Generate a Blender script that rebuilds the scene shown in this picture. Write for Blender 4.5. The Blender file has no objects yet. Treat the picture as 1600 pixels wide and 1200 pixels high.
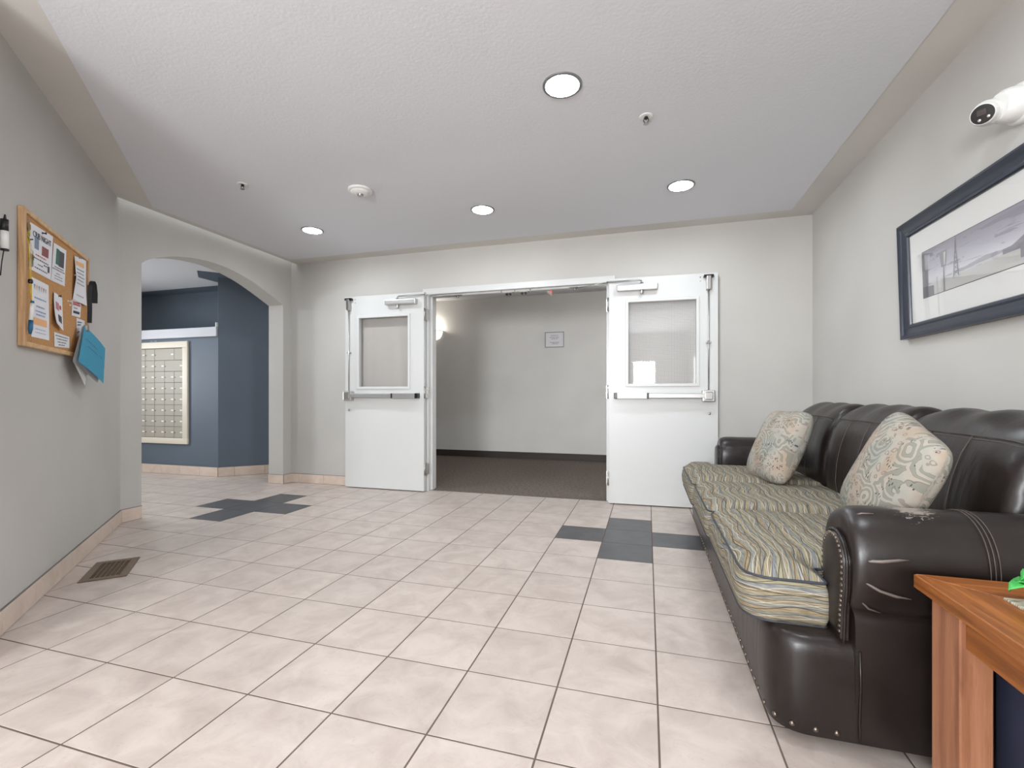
import bpy, bmesh, math, random
from mathutils import Vector, Matrix
random.seed(7)
PI = math.pi
C = bpy.context.scene.collection
SC = bpy.context.scene

# ------------------------------------------------------------ camera
cam_d = bpy.data.cameras.new('camera'); cam = bpy.data.objects.new('camera', cam_d); C.objects.link(cam)
cam_d.sensor_fit = 'HORIZONTAL'; cam_d.sensor_width = 36.0; cam_d.lens = 36.0*724.16/1600
cam_d.shift_y = 18.44/1600; cam_d.clip_start = 0.02; cam_d.clip_end = 100
cam.location = (0, 0, 1.0); cam.rotation_euler = (PI/2, 0, 0.28386)
SC.camera = cam

# ------------------------------------------------------------ world, lamps, exposure
w = bpy.data.worlds.new('world'); SC.world = w; w.use_nodes = True
w.node_tree.nodes['Background'].inputs[0].default_value = (0.86, 0.93, 1.0, 1)
w.node_tree.nodes['Background'].inputs[1].default_value = 3.0
def area(name, loc, rot, sx, sy, power, col):
    l = bpy.data.lights.new(name, 'AREA'); l.shape = 'RECTANGLE'; l.size = sx; l.size_y = sy
    l.energy = power; l.color = col
    o = bpy.data.objects.new(name, l); C.objects.link(o); o.location = loc; o.rotation_euler = rot
    return o
# daylight entering at the entrance windows behind the camera and at the window of the mail alcove
area('daylight_entrance', (-1.15, -3.16, 1.45), (PI/2, 0, 0), 1.1, 1.0, 285, (0.94, 0.975, 1.0))
area('daylight_entrance_side', (0.32, -3.16, 1.55), (PI/2, 0, 0), 0.55, 0.64, 40, (0.94, 0.97, 1.0))
area('daylight_side_window', (1.49, -1.85, 1.55), (0, PI/2, 0), 0.7, 1.1, 60, (0.94, 0.97, 1.0))
area('daylight_alcove', (-7.66, 2.94, 1.35), (0, -PI/2, 0), 0.6, 0.45, 90, (0.90, 0.96, 1.0))
LAMP = 205.0            # strength of the recessed ceiling lamps
SC.view_settings.view_transform = 'Standard'; SC.view_settings.look = 'None'
SC.view_settings.gamma = 1.0; SC.view_settings.use_curve_mapping = False
SC.view_settings.exposure = 0.0

# ------------------------------------------------------------ materials
def lin(c): return tuple(((x/255)/12.92 if x/255 <= .04045 else ((x/255+.055)/1.055)**2.4) for x in c)
class NT:
    def __init__(s, name, rough=.5, col=(200, 200, 200), spec=.5, metal=0.0):
        s.m = bpy.data.materials.new(name); s.m.use_nodes = True
        s.t = s.m.node_tree; s.n = s.t.nodes; s.l = s.t.links
        s.b = s.n['Principled BSDF']; s.out = s.n['Material Output']
        s.b.inputs['Base Color'].default_value = (*lin(col), 1); s.b.inputs['Roughness'].default_value = rough
        s.b.inputs['Metallic'].default_value = metal; s.b.inputs['Specular IOR Level'].default_value = spec
    def add(s, typ, ins=None, **kw):
        n = s.n.new(typ)
        for k, v in kw.items(): setattr(n, k, v)
        for k, v in (ins or {}).items():
            if isinstance(v, bpy.types.NodeSocket): s.l.new(v, n.inputs[k])
            else: n.inputs[k].default_value = v
        return n
    def coord(s, which='Object'): return s.add('ShaderNodeTexCoord').outputs[which]
    def math(s, op, a, b=0.0, c=None):
        ins = {0: a, 1: b}
        if c is not None: ins[2] = c
        return s.add('ShaderNodeMath', ins, operation=op).outputs[0]
    def noise(s, vec, scale, detail=3, rough=.5, dist=0.0):
        return s.add('ShaderNodeTexNoise', {'Vector': vec, 'Scale': scale, 'Detail': detail, 'Roughness': rough, 'Distortion': dist})
    def ramp(s, fac, stops, interp='LINEAR'):
        r = s.add('ShaderNodeValToRGB', {'Fac': fac}); cr = r.color_ramp; cr.interpolation = interp
        while len(cr.elements) < len(stops): cr.elements.new(0.5)
        for e, (p, c) in zip(cr.elements, stops): e.position = p; e.color = (*lin(c), 1)
        return r.outputs['Color']
    def mix(s, fac, a, b, blend='MIX'):
        n = s.add('ShaderNodeMix', data_type='RGBA', blend_type=blend)
        for i, v in ((0, fac), (6, a), (7, b)):
            if isinstance(v, bpy.types.NodeSocket): s.l.new(v, n.inputs[i])
            else: n.inputs[i].default_value = v if i == 0 else (*lin(v), 1)
        return n.outputs[2]
    def color(s, sock): s.l.new(sock, s.b.inputs['Base Color']); return s
    def bump(s, h, strength=.2, dist=.01):
        n = s.add('ShaderNodeBump', {'Height': h, 'Strength': strength, 'Distance': dist}); s.l.new(n.outputs[0], s.b.inputs['Normal']); return s
M = {}
def simple(key, col, rough=.5, metal=0.0, spec=.5, bump=0.0, bscale=200):
    t = NT(key, rough, col, spec, metal)
    if bump: t.bump(t.noise(t.coord(), bscale).outputs['Fac'], bump, .002)
    M[key] = t.m; return t
def wall_mat(key, col, rough=.75, bump=.12):
    t = NT(key, rough, col, .35); c = t.coord()
    n1 = t.noise(c, 1.3, 2).outputs['Fac']
    a = tuple(x*.97 for x in col); b = tuple(min(255, x*1.02) for x in col)
    t.color(t.ramp(n1, [(.3, a), (.7, b)])); t.bump(t.noise(c, 130, 4, .6).outputs['Fac'], bump, .002)
    M[key] = t.m
wall_mat('wall_paint', (187, 184, 179))
wall_mat('band_paint', (204, 201, 195))
wall_mat('blue_paint', (90, 100, 112), .55)
wall_mat('corridor_paint', (222, 221, 217))
t = NT('ceiling_texture', .9, (213, 214, 218), .2); c = t.coord()
t.bump(t.noise(c, 60, 5, .65).outputs['Fac'], .25, .005); M['ceiling'] = t.m
simple('white_paint', (228, 228, 226), .38)
simple('door_paint', (202, 202, 200), .33, bump=.03, bscale=90)
simple('ledge_paint', (190, 190, 194), .5)
simple('white_plastic', (222, 221, 218), .35)
simple('cream_trim', (214, 205, 188), .5)
simple('steel', (176, 174, 171), .32, 1.0)
simple('aluminium', (190, 189, 187), .36, .85)
simple('dark_metal', (48, 46, 45), .4, .6)
simple('black_plastic', (22, 21, 22), .3)
simple('black_strap', (14, 13, 16), .6)
simple('grout', (104, 92, 84), .95, spec=.05)
simple('caulk', (112, 108, 104), .8)
simple('trim_ring', (132, 132, 132), .35, .5)
simple('vent_brown', (116, 98, 82), .45, .3)
simple('vent_dark', (14, 10, 8), .9, spec=.1)
simple('paper', (226, 225, 228), .7)
simple('paper_back', (205, 203, 200), .8)
simple('ink', (60, 62, 78), .8)
simple('ink_black', (28, 28, 32), .8)
simple('ink_grey', (128, 128, 138), .8)
simple('ink_blue', (128, 152, 190), .8)
simple('ink_red', (190, 60, 66), .8)
simple('ink_orange', (232, 176, 128), .8)
simple('photo_dark', (70, 66, 76), .6)
simple('photo_green', (40, 104, 84), .6)
simple('photo_pink', (190, 120, 130), .6)
simple('card_blue', (52, 142, 172), .65)
simple('deck_blue', (122, 140, 158), .6)
simple('deck_red', (142, 72, 72), .6)
simple('yellow_cord', (214, 190, 48), .6)
simple('brass', (150, 122, 70), .3, 1.0)
simple('pen_blue', (24, 88, 124), .35)
simple('mail_metal', (160, 153, 140), .55)
simple('mail_gap', (96, 90, 80), .6)
simple('nail_head', (128, 116, 106), .3, .9)
simple('thread', (82, 72, 66), .6)
simple('navy_cloth', (34, 38, 62), .85, bump=.2, bscale=500)
simple('piping_cord', (52, 54, 62), .6)
simple('navy_frame', (34, 40, 54), .28, 0, .5)
simple('mat_board', (224, 225, 222), .85)
simple('mat_bevel', (70, 66, 68), .8)
simple('rubber_base', (58, 50, 46), .55)
simple('lens_dark', (62, 54, 54), .15)

def glass_mat(key, grid=False, refl=.9):
    t = NT(key); n = t.n
    tr = t.add('ShaderNodeBsdfTransparent', {'Color': (.97, .965, .965, 1)})
    gl = t.add('ShaderNodeBsdfGlossy', {'Color': (1, 1, 1, 1), 'Roughness': .02})
    fc = t.add('ShaderNodeLayerWeight', {'Blend': .5}).outputs['Facing']
    f = t.math('MULTIPLY', t.math('ADD', t.math('MULTIPLY', t.math('POWER', fc, 5.0), .96), .04), refl)
    mx = t.add('ShaderNodeMixShader', {0: f, 1: tr.outputs[0], 2: gl.outputs[0]}); res = mx.outputs[0]
    if grid:
        c = t.coord('UV'); sep = t.add('ShaderNodeSeparateXYZ', {0: c})
        def line(sock):
            f = t.math('FRACT', t.math('MULTIPLY', sock, 1/.0135)); return t.math('LESS_THAN', f, .08)
        g = t.math('MAXIMUM', line(sep.outputs[0]), line(sep.outputs[1]))
        df = t.add('ShaderNodeBsdfDiffuse', {'Color': (.72, .72, .72, 1)})
        res = t.add('ShaderNodeMixShader', {0: g, 1: res, 2: df.outputs[0]}).outputs[0]
    t.l.new(res, t.out.inputs[0]); M[key] = t.m
glass_mat('clear_glass', False, 1.0); glass_mat('wired_glass', True, 1.3); glass_mat('picture_glass', False, 1.0)

def emit(key, col, strength):
    t = NT(key); e = t.add('ShaderNodeEmission', {'Color': (*lin(col), 1), 'Strength': strength})
    t.l.new(e.outputs[0], t.out.inputs[0]); M[key] = t.m
emit('lamp_lens', (240, 248, 255), LAMP)
emit('alcove_lens', (240, 248, 255), 190.0)
emit('sconce_glow', (255, 248, 236), 1.5)
emit('exit_red', (255, 66, 52), 1.6)

# floor tiles
def tile_mat(key, a, b, cdark, rough):
    t = NT(key, rough, a, .45); c = t.coord('Object')
    rnd = t.add('ShaderNodeObjectInfo').outputs['Random']
    off = t.add('ShaderNodeVectorMath', {0: c, 1: t.add('ShaderNodeCombineXYZ', {0: t.math('MULTIPLY', rnd, 37), 1: t.math('MULTIPLY', rnd, 91), 2: 0.0}).outputs[0]}, operation='ADD').outputs[0]
    n1 = t.noise(off, 7, 6, .62, .6).outputs['Fac']; n2 = t.noise(off, 38, 4, .7).outputs['Fac']
    base = t.ramp(n1, [(.30, a), (.62, b)])
    col = t.mix(t.math('MULTIPLY', t.math('GREATER_THAN', n2, .63), .22), base, cdark)
    hv = t.add('ShaderNodeHueSaturation', {'Color': col, 'Value': t.math('ADD', t.math('MULTIPLY', rnd, .06), .97)})
    t.color(hv.outputs[0]); t.bump(n2, .06, .002)
    M[key] = t.m
tile_mat('tile_beige', (172, 158, 149), (194, 181, 172), (154, 138, 128), .38)
tile_mat('tile_dark', (72, 72, 74), (86, 86, 88), (58, 58, 60), .42)
tile_mat('tile_base', (200, 180, 164), (214, 196, 182), (170, 148, 132), .4)

# carpet
t = NT('carpet', .95, (92, 82, 76), .1); c = t.coord()
n = t.noise(c, 38, 5, .8).outputs['Fac']; n2 = t.noise(c, 14, 3, .6).outputs['Fac']
t.color(t.mix(t.math('MULTIPLY', n2, .5), t.ramp(n, [(.35, (74, 66, 60)), (.65, (138, 127, 118))]), (108, 98, 90))); t.bump(n, .6, .006); M['carpet'] = t.m

# cork, wood
t = NT('cork', .9, (190, 142, 92), .2); c = t.coord()
t.color(t.ramp(t.noise(c, 190, 3, .8).outputs['Fac'], [(.3, (160, 114, 70)), (.5, (190, 142, 94)), (.75, (208, 164, 116))])); M['cork'] = t.m
def wood(key, a, b, c2, axis=0, scale=1.0, rough=.35):
    t = NT(key, rough, a, .5); c = t.coord('Object')
    sc = [26*scale]*3; sc[axis] = 1.6*scale
    mp = t.add('ShaderNodeMapping', {'Vector': c, 'Scale': tuple(sc)}).outputs[0]
    n1 = t.noise(mp, 1.0, 6, .65, .6).outputs['Fac']
    mp2 = t.add('ShaderNodeMapping', {'Vector': c, 'Scale': tuple(x*5 for x in sc)}).outputs[0]
    n2 = t.noise(mp2, 1.0, 3, .6).outputs['Fac']
    col = t.ramp(n1, [(.28, a), (.5, b), (.74, c2)])
    col = t.mix(t.math('MULTIPLY', t.math('GREATER_THAN', n2, .6), .25), col, a)
    t.color(col); t.bump(n2, .08, .002); M[key] = t.m
wood('oak_x', (150, 112, 76), (190, 150, 108), (214, 178, 136), 2, 1.5, .5)
wood('oak_rail', (176, 138, 96), (206, 168, 122), (224, 190, 146), 0, 1.5, .5)
wood('table_y', (84, 42, 14), (138, 80, 34), (178, 112, 54), 1, .8)
wood('table_x', (84, 42, 14), (138, 80, 34), (178, 112, 54), 0, .8)
wood('table_z', (118, 74, 50), (152, 102, 74), (172, 122, 92), 2, 1, .45)

# leather (with wear near the front of the arm)
def leather(key, worn=False, light=1.0):
    t = NT(key, .36, (50, 41, 38), .42); c = t.coord('Object')
    n1 = t.noise(c, 4, 4, .6).outputs['Fac']; n2 = t.noise(c, 260, 3, .6).outputs['Fac']
    col = t.ramp(n1, [(.3, tuple(x*light for x in (26, 20, 18))), (.7, tuple(x*light for x in (38, 31, 29)))])
    if worn:
        g = t.add('ShaderNodeNewGeometry').outputs['Position']
        d = t.add('ShaderNodeVectorMath', {0: g, 1: (0.70, 1.56, 0.685)}, operation='DISTANCE').outputs['Value']
        mk = t.math('SUBTRACT', .145, d); mk = t.math('MULTIPLY', mk, 4.5)
        mp = t.add('ShaderNodeMapping', {'Vector': g, 'Scale': (40, 95, 60)}).outputs[0]
        nn = t.noise(mp, 1.0, 4, .7, 1.2).outputs['Fac']
        mask = t.math('GREATER_THAN', t.math('ADD', nn, mk), .985)
        col = t.mix(t.math('MULTIPLY', mask, .75), col, (150, 138, 128))
    t.color(col)
    mp = t.add('ShaderNodeMapping', {'Vector': c, 'Scale': (9, 14, 3)}).outputs[0]
    w1 = t.noise(mp, 1.0, 2, .5, .8).outputs['Fac']
    h = t.math('ADD', t.math('MULTIPLY', n2, .05), t.math('MULTIPLY', w1, .5))
    t.bump(h, .35, .012)
    rr = t.add('ShaderNodeMapRange', {0: n1, 3: .26, 4: .40}); t.l.new(rr.outputs[0], t.b.inputs['Roughness'])
    M[key] = t.m
leather('leather'); leather('leather_worn', True)
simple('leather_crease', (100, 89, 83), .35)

# striped woven seat fabric, in UV (u along the cushion, v across the stripes)
t = NT('seat_fabric', .85, (150, 140, 120), .2)
uv = t.coord('UV'); sp = t.add('ShaderNodeSeparateXYZ', {0: uv}); U, V = sp.outputs[0], sp.outputs[1]
wob = t.noise(t.add('ShaderNodeMapping', {'Vector': uv, 'Scale': (2.2, 5.0, 1)}).outputs[0], 1.0, 2).outputs['Fac']
Vw = t.math('ADD', V, t.math('MULTIPLY', t.math('SUBTRACT', wob, .5), .07))
Vw = t.math('ADD', Vw, t.math('MULTIPLY', t.math('SINE', t.math('MULTIPLY', U, 17)), .008))
band = t.math('FRACT', t.math('MULTIPLY', Vw, 1/.125))
cols = [(120, 103, 77), (99, 103, 104), (130, 118, 86), (111, 92, 70), (86, 96, 108), (135, 129, 101), (104, 94, 77), (123, 110, 87), (89, 96, 96), (129, 106, 72), (110, 113, 111), (106, 94, 72)]
stops = []; pos = [0, .07, .15, .24, .31, .40, .50, .57, .66, .74, .83, .92]
for p_, c_ in zip(pos, cols): stops.append((p_, c_))
col = t.ramp(band, stops, 'CONSTANT')
dash = t.noise(t.add('ShaderNodeMapping', {'Vector': uv, 'Scale': (30, 260, 1)}).outputs[0], 1.0, 2, .6).outputs['Fac']
col = t.mix(.35, col, t.ramp(dash, [(.3, (104, 96, 84)), (.7, (192, 184, 162))]))
def lines(amp, f, ph, per, wd, off):
    s_ = t.math('MULTIPLY', t.math('SINE', t.math('ADD', t.math('MULTIPLY', U, f), ph)), amp)
    x = t.math('FRACT', t.math('MULTIPLY', t.math('ADD', t.math('ADD', Vw, s_), off), 1/per))
    return t.math('LESS_THAN', x, wd)
wht = t.math('MAXIMUM', lines(.006, 26, 0, .041, .05, 0), lines(.006, 26, PI, .041, .05, 0))
col = t.mix(t.math('MULTIPLY', wht, .6), col, (188, 188, 178))
drk = t.math('MAXIMUM', lines(.007, 21, 1, .041, .06, .02), t.math('MAXIMUM', lines(.007, 21, 1+PI, .106, .025, .02), lines(.002, 9, 0, .023, .07, .011)))
col = t.mix(t.math('MULTIPLY', drk, .85), col, (58, 52, 48))
t.color(col); t.bump(t.math('ADD', wht, dash), .25, .003); M['seat_fabric'] = t.m

# paisley tapestry fabric
t = NT('paisley', .9, (176, 166, 150), .15); c = t.coord('UV')
warp = t.noise(c, 6, 2); cw = t.add('ShaderNodeMix', {0: .10}, data_type='VECTOR')
t.l.new(c, cw.inputs[4]); t.l.new(warp.outputs['Color'], cw.inputs[5]); cwv = cw.outputs[1]
big = t.noise(c, 3.2, 2).outputs['Fac']
base = t.ramp(big, [(.35, (160, 144, 128)), (.5, (164, 156, 144)), (.65, (150, 150, 142))])
v1 = t.add('ShaderNodeTexVoronoi', {'Vector': cwv, 'Scale': 4.2, 'Randomness': 1.0})
sw = t.math('ADD', t.math('MULTIPLY', v1.outputs['Distance'], 40), t.math('MULTIPLY', t.noise(cwv, 5, 1).outputs['Fac'], 7))
rings = t.math('SINE', sw)
m1 = t.math('GREATER_THAN', t.noise(c, 3.4, 1).outputs['Fac'], .48)
sage = t.math('MULTIPLY', t.math('GREATER_THAN', rings, .15), m1)
col = t.mix(t.math('MULTIPLY', sage, .70), base, (120, 122, 112))
rim = t.math('MULTIPLY', t.math('LESS_THAN', t.math('ABSOLUTE', t.math('SUBTRACT', rings, .12)), .16), m1)
col = t.mix(t.math('MULTIPLY', rim, .6), col, (92, 88, 84))
v2 = t.add('ShaderNodeTexVoronoi', {'Vector': cwv, 'Scale': 17.0})
fl = t.math('MULTIPLY', t.math('LESS_THAN', t.math('ABSOLUTE', t.math('SUBTRACT', v2.outputs['Distance'], .28)), .07), t.math('SUBTRACT', 1.0, m1))
col = t.mix(t.math('MULTIPLY', fl, .55), col, (112, 100, 96))
v3 = t.add('ShaderNodeTexVoronoi', {'Vector': t.add('ShaderNodeMapping', {'Vector': c, 'Rotation': (0, 0, .7), 'Scale': (2.2, 1, 1)}).outputs[0], 'Scale': 26.0})
dots = t.math('MULTIPLY', t.math('LESS_THAN', v3.outputs['Distance'], .32), t.math('GREATER_THAN', t.noise(c, 5.5, 2).outputs['Fac'], .56))
col = t.mix(t.math('MULTIPLY', dots, .85), col, (54, 54, 62))
t.color(col); t.bump(t.noise(c, 220, 2).outputs['Fac'], .3, .003); M['paisley'] = t.m

# framed panoramic print (sky with streaked cloud)
t = NT('print_sky', .6, (150, 148, 158), .3); c = t.coord('UV'); sp = t.add('ShaderNodeSeparateXYZ', {0: c})
cl = t.noise(t.add('ShaderNodeMapping', {'Vector': c, 'Scale': (3.2, 9, 1), 'Rotation': (0, 0, .12)}).outputs[0], 1.0, 5, .6, .8).outputs['Fac']
sky = t.ramp(sp.outputs[1], [(0, (168, 170, 170)), (.35, (206, 206, 210)), (.6, (176, 174, 184)), (1, (142, 138, 150))])
col = t.mix(t.math('MULTIPLY', t.math('GREATER_THAN', cl, .57), .5), sky, (118, 114, 124)); t.color(col); M['print_sky'] = t.m
simple('print_dark', (96, 98, 104), .6); simple('print_grey', (132, 130, 136), .6); simple('print_light', (190, 190, 186), .6)
simple('green_leaf', (62, 168, 74), .4); 
t = NT('coaster_weave', .8, (190, 180, 160)); c = t.coord()
t.color(t.ramp(t.noise(t.add('ShaderNodeMapping', {'Vector': c, 'Scale': (40, 220, 1)}).outputs[0], 1.0, 2).outputs['Fac'], [(.4, (128, 116, 104)), (.6, (206, 198, 176))])); M['coaster_weave'] = t.m

# ------------------------------------------------------------ object helpers
ORG = {}
def finish(o, parent, label, cat, group, kind):
    if parent is not None: o.parent = parent
    if label: o['label'] = label
    if cat: o['category'] = cat
    if group: o['group'] = group
    if kind: o['kind'] = kind
    return o
def mk(name, V, F, mat, parent=None, smooth=False, label=None, cat=None, group=None, kind=None, uv=None, org=None, mats=None, fm=None, sharp=None):
    """Vertices in world space; the object's origin is its own base centre, or its parent's."""
    V = [Vector(v) for v in V]
    if parent is not None: o_ = ORG[parent.name]
    elif org is not None: o_ = Vector(org)
    else:
        xs = [v.x for v in V]; ys = [v.y for v in V]; zs = [v.z for v in V]
        o_ = Vector(((min(xs)+max(xs))/2, (min(ys)+max(ys))/2, min(zs)))
    me = bpy.data.meshes.new(name); me.from_pydata([v-o_ for v in V], [], F); me.update()
    for m_ in (mats or [mat]): me.materials.append(M[m_])
    if fm:
        for p_, i in zip(me.polygons, fm): p_.material_index = i
    if smooth:
        me.polygons.foreach_set('use_smooth', [True]*len(me.polygons))
        if sharp: me.set_sharp_from_angle(angle=math.radians(sharp))
    if uv:
        lay = me.uv_layers.new(name='UVMap')
        for p_ in me.polygons:
            for li, vi in zip(p_.loop_indices, p_.vertices): lay.data[li].uv = uv(p_, V[vi], vi)
    o = bpy.data.objects.new(name, me); C.objects.link(o)
    if parent is None: o.location = o_
    ORG[o.name] = o_
    return finish(o, parent, label, cat, group, kind)
def thing(name, loc, label, cat, group=None, kind=None):
    o = bpy.data.objects.new(name, None); C.objects.link(o); o.location = loc; o.empty_display_size = .05
    ORG[o.name] = Vector(loc); return finish(o, None, label, cat, group, kind)
def from_bm(name, bm, mat, **kw):
    bm.normal_update(); bm.verts.index_update()
    V = [v.co.copy() for v in bm.verts]; F = [[v.index for v in f.verts] for f in bm.faces]; bm.free()
    return mk(name, V, F, mat, **kw)
def box_vf(lo, hi):
    x0, y0, z0 = lo; x1, y1, z1 = hi
    return ([(x0,y0,z0),(x1,y0,z0),(x1,y1,z0),(x0,y1,z0),(x0,y0,z1),(x1,y0,z1),(x1,y1,z1),(x0,y1,z1)],
            [(0,3,2,1),(4,5,6,7),(0,1,5,4),(1,2,6,5),(2,3,7,6),(3,0,4,7)])
def bev(V, F, r, seg=1):
    bm = bmesh.new(); vs = [bm.verts.new(v) for v in V]
    for f in F: bm.faces.new([vs[i] for i in f])
    bmesh.ops.recalc_face_normals(bm, faces=bm.faces)
    bmesh.ops.bevel(bm, geom=list(bm.edges), offset=r, segments=seg, affect='EDGES', profile=.6)
    bm.verts.index_update()
    V = [v.co.copy() for v in bm.verts]; F = [[v.index for v in f.verts] for f in bm.faces]; bm.free(); return V, F
def box(name, lo, hi, mat, bevel=0, T=None, seg=1, **kw):
    lo2 = tuple(min(a, b) for a, b in zip(lo, hi)); hi2 = tuple(max(a, b) for a, b in zip(lo, hi))
    V, F = box_vf(lo2, hi2)
    if bevel: V, F = bev(V, F, bevel, seg)
    if T is not None: V = [T @ Vector(v) for v in V]
    return mk(name, V, F, mat, **kw)
def merge(*vfs):
    V, F = [], []
    for v, f in vfs:
        n = len(V); V += [tuple(x) for x in v]; F += [tuple(i+n for i in g) for g in f]
    return V, F
def prism(poly, z0, z1):
    n = len(poly); V = [(x, y, z0) for x, y in poly]+[(x, y, z1) for x, y in poly]
    F = [tuple(reversed(range(n))), tuple(range(n, 2*n))]+[(i, (i+1) % n, n+(i+1) % n, n+i) for i in range(n)]
    return V, F
def tube_vf(pts, r, seg=8, closed=False, cap=True):
    pts = [Vector(p) for p in pts]; n = len(pts); V = []; F = []
    up = None
    for i, p in enumerate(pts):
        if closed: d = pts[(i+1) % n]-pts[i-1]
        else: d = pts[min(i+1, n-1)]-pts[max(i-1, 0)]
        d.normalize()
        if up is None:
            up = d.orthogonal().normalized()
        up = (up-d*up.dot(d)); up = up.normalized() if up.length > 1e-6 else d.orthogonal().normalized()
        s = d.cross(up); rr = r[i] if isinstance(r, (list, tuple)) else r
        for k in range(seg):
            a = 2*PI*k/seg; V.append(p+(up*math.cos(a)+s*math.sin(a))*rr)
    m = n if closed else n-1
    for i in range(m):
        for k in range(seg):
            a = i*seg+k; b = i*seg+(k+1) % seg; c_ = ((i+1) % n)*seg+(k+1) % seg; d_ = ((i+1) % n)*seg+k
            F.append((a, b, c_, d_))
    if not closed and cap: F += [tuple(reversed(range(seg))), tuple(range((n-1)*seg, n*seg))]
    return V, F
def tube(name, pts, r, mat, seg=8, closed=False, **kw):
    V, F = tube_vf(pts, r, seg, closed); return mk(name, V, F, mat, smooth=True, **kw)
def frame_from(axis):
    z = Vector(axis).normalized(); x = z.orthogonal().normalized()
    if abs(z.z) < .99: x = Vector((0, 0, 1)).cross(z).normalized()
    y = z.cross(x); return Matrix((x, y, z)).transposed()
def lathe_vf(prof, org, axis, seg=32):
    R = frame_from(axis); org = Vector(org); V = []; F = []; n = len(prof)
    for (r, h) in prof:
        for k in range(seg):
            a = 2*PI*k/seg; V.append(org+R @ Vector((r*math.cos(a), r*math.sin(a), h)))
    for i in range(n-1):
        for k in range(seg): F.append((i*seg+k, i*seg+(k+1) % seg, (i+1)*seg+(k+1) % seg, (i+1)*seg+k))
    if prof[0][0] > 1e-5: F.append(tuple(reversed(range(seg))))
    if prof[-1][0] > 1e-5: F.append(tuple(range((n-1)*seg, n*seg)))
    return V, F
def lathe(name, prof, org, axis, mat, seg=32, sharp=40, **kw):
    V, F = lathe_vf([(max(r, 1e-4), h) for r, h in prof], org, axis, seg); return mk(name, V, F, mat, smooth=True, sharp=sharp, **kw)
def text(name, body, size, org, xdir, ydir, mat, parent=None, align='CENTER', extrude=.0003, bold=0.0, **kw):
    cu = bpy.data.curves.new(name, 'FONT'); cu.body = body; cu.size = size; cu.align_x = align; cu.align_y = 'CENTER'
    cu.extrude = extrude; cu.offset = bold; cu.materials.append(M[mat]); cu.resolution_u = 3
    tmp = bpy.data.objects.new(name, cu); me = bpy.data.meshes.new_from_object(tmp); bpy.data.objects.remove(tmp)
    if not me.materials: me.materials.append(M[mat])
    o = bpy.data.objects.new(name, me); C.objects.link(o)
    x = Vector(xdir).normalized(); y = Vector(ydir).normalized(); z = x.cross(y)
    m = Matrix((x, y, z)).transposed().to_4x4(); m.translation = Vector(org)
    if parent is not None: m.translation = Vector(org)-ORG[parent.name]
    o.matrix_local = m; o.parent = parent; ORG[o.name] = Vector(org)
    return finish(o, parent, kw.get('label'), kw.get('cat'), None, None)
def copy_part(o, parent, loc):
    c_ = o.copy(); C.objects.link(c_); c_.parent = parent; c_.location = loc; return c_
def struct(name, VF, mat, **kw): return mk(name, VF[0], VF[1], mat, kind='structure', **kw)

S2 = math.sqrt(.5)
def W(s, z, d=0.0):                       # point on the angled wall: s along it, z up, d out of it
    return Vector((-2.60-s*S2+d*S2, 1.26+s*S2+d*S2, z))

# ------------------------------------------------------------ the shell
CZ = 2.52; YB = 4.45; XR = 1.335; XL = -2.35; YR = -3.0; TH = .14
SP = .3295; TX0 = .0327; TY0 = 1.5725
floor = struct('floor', prism([(-7.5, -3.2), (XR+.1, -3.2), (XR+.1, 4.475), (-3.9, 4.475), (-3.9, 5.6), (-7.5, 5.6)], -.08, -.0010), 'grout', org=(0, 0, 0))
# whole tiles share one mesh
def tile_mesh(x0, x1, y0, y1, mat, name='tile'):
    V, F = box_vf((x0, y0, -.010), (x1, y1, 0)); V, F = bev(V, F, .0004)
    me = bpy.data.meshes.new(name); me.from_pydata(V, [], F); me.materials.append(M[mat]); return me
g = .0030; beige = tile_mesh(g, SP-g, g, SP-g, 'tile_beige'); dark = tile_mesh(g, SP-g, g, SP-g, 'tile_dark')
crossset = set()
for cc in (-1, -11):
    crossset |= {(cc, 4), (cc, 5), (cc, 6), (cc-1, 5), (cc+1, 5)}
YCUT = 4.472
def place_tile(i, j):
    x0 = TX0+i*SP; y0 = TY0+j*SP
    if x0+SP <= -3.97+.02 or x0 < -3.97: ymax = 9
    else: ymax = YCUT
    if y0 >= ymax-.03: return
    me = dark if (i, j) in crossset else beige
    if y0+SP > ymax: me = tile_mesh(g, SP-g, g, ymax-y0, 'tile_beige')
    o = bpy.data.objects.new('tile', me); C.objects.link(o); o.parent = floor; o.location = (x0, y0, 0)
for j in range(-3, 11):
    for i in range(-21, 4):
        x0 = TX0+i*SP; y0 = TY0+j*SP; xm = x0+SP; ym = y0+SP
        if x0 > XR: continue
        if xm > -3.97:                              # lobby side of the arch
            if xm+ym < -1.34: continue
            if ym > 4.8 and x0 > -4.17: continue
        else:
            if ym < 2.75 or x0 < -7.3 : continue
            if y0 > 4.48 and xm < -5.09: continue
            if xm > -5.09 and y0-4.477 > .94*(xm+5.086)+.1: continue
        place_tile(i, j)
# tiles behind the camera, out of view: one joined mesh
vf = []
for j in range(-14, -3):
    for i in range(-8, 4):
        x0 = TX0+i*SP; y0 = TY0+j*SP
        if x0+SP < XL or y0 < YR-.2: continue
        vf.append(box_vf((x0+g, y0+g, -.01), (x0+SP-g, y0+SP-g, 0)))
V, F = merge(*vf); mk('tiling', V, F, 'tile_beige', parent=floor, kind='stuff')

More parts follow.
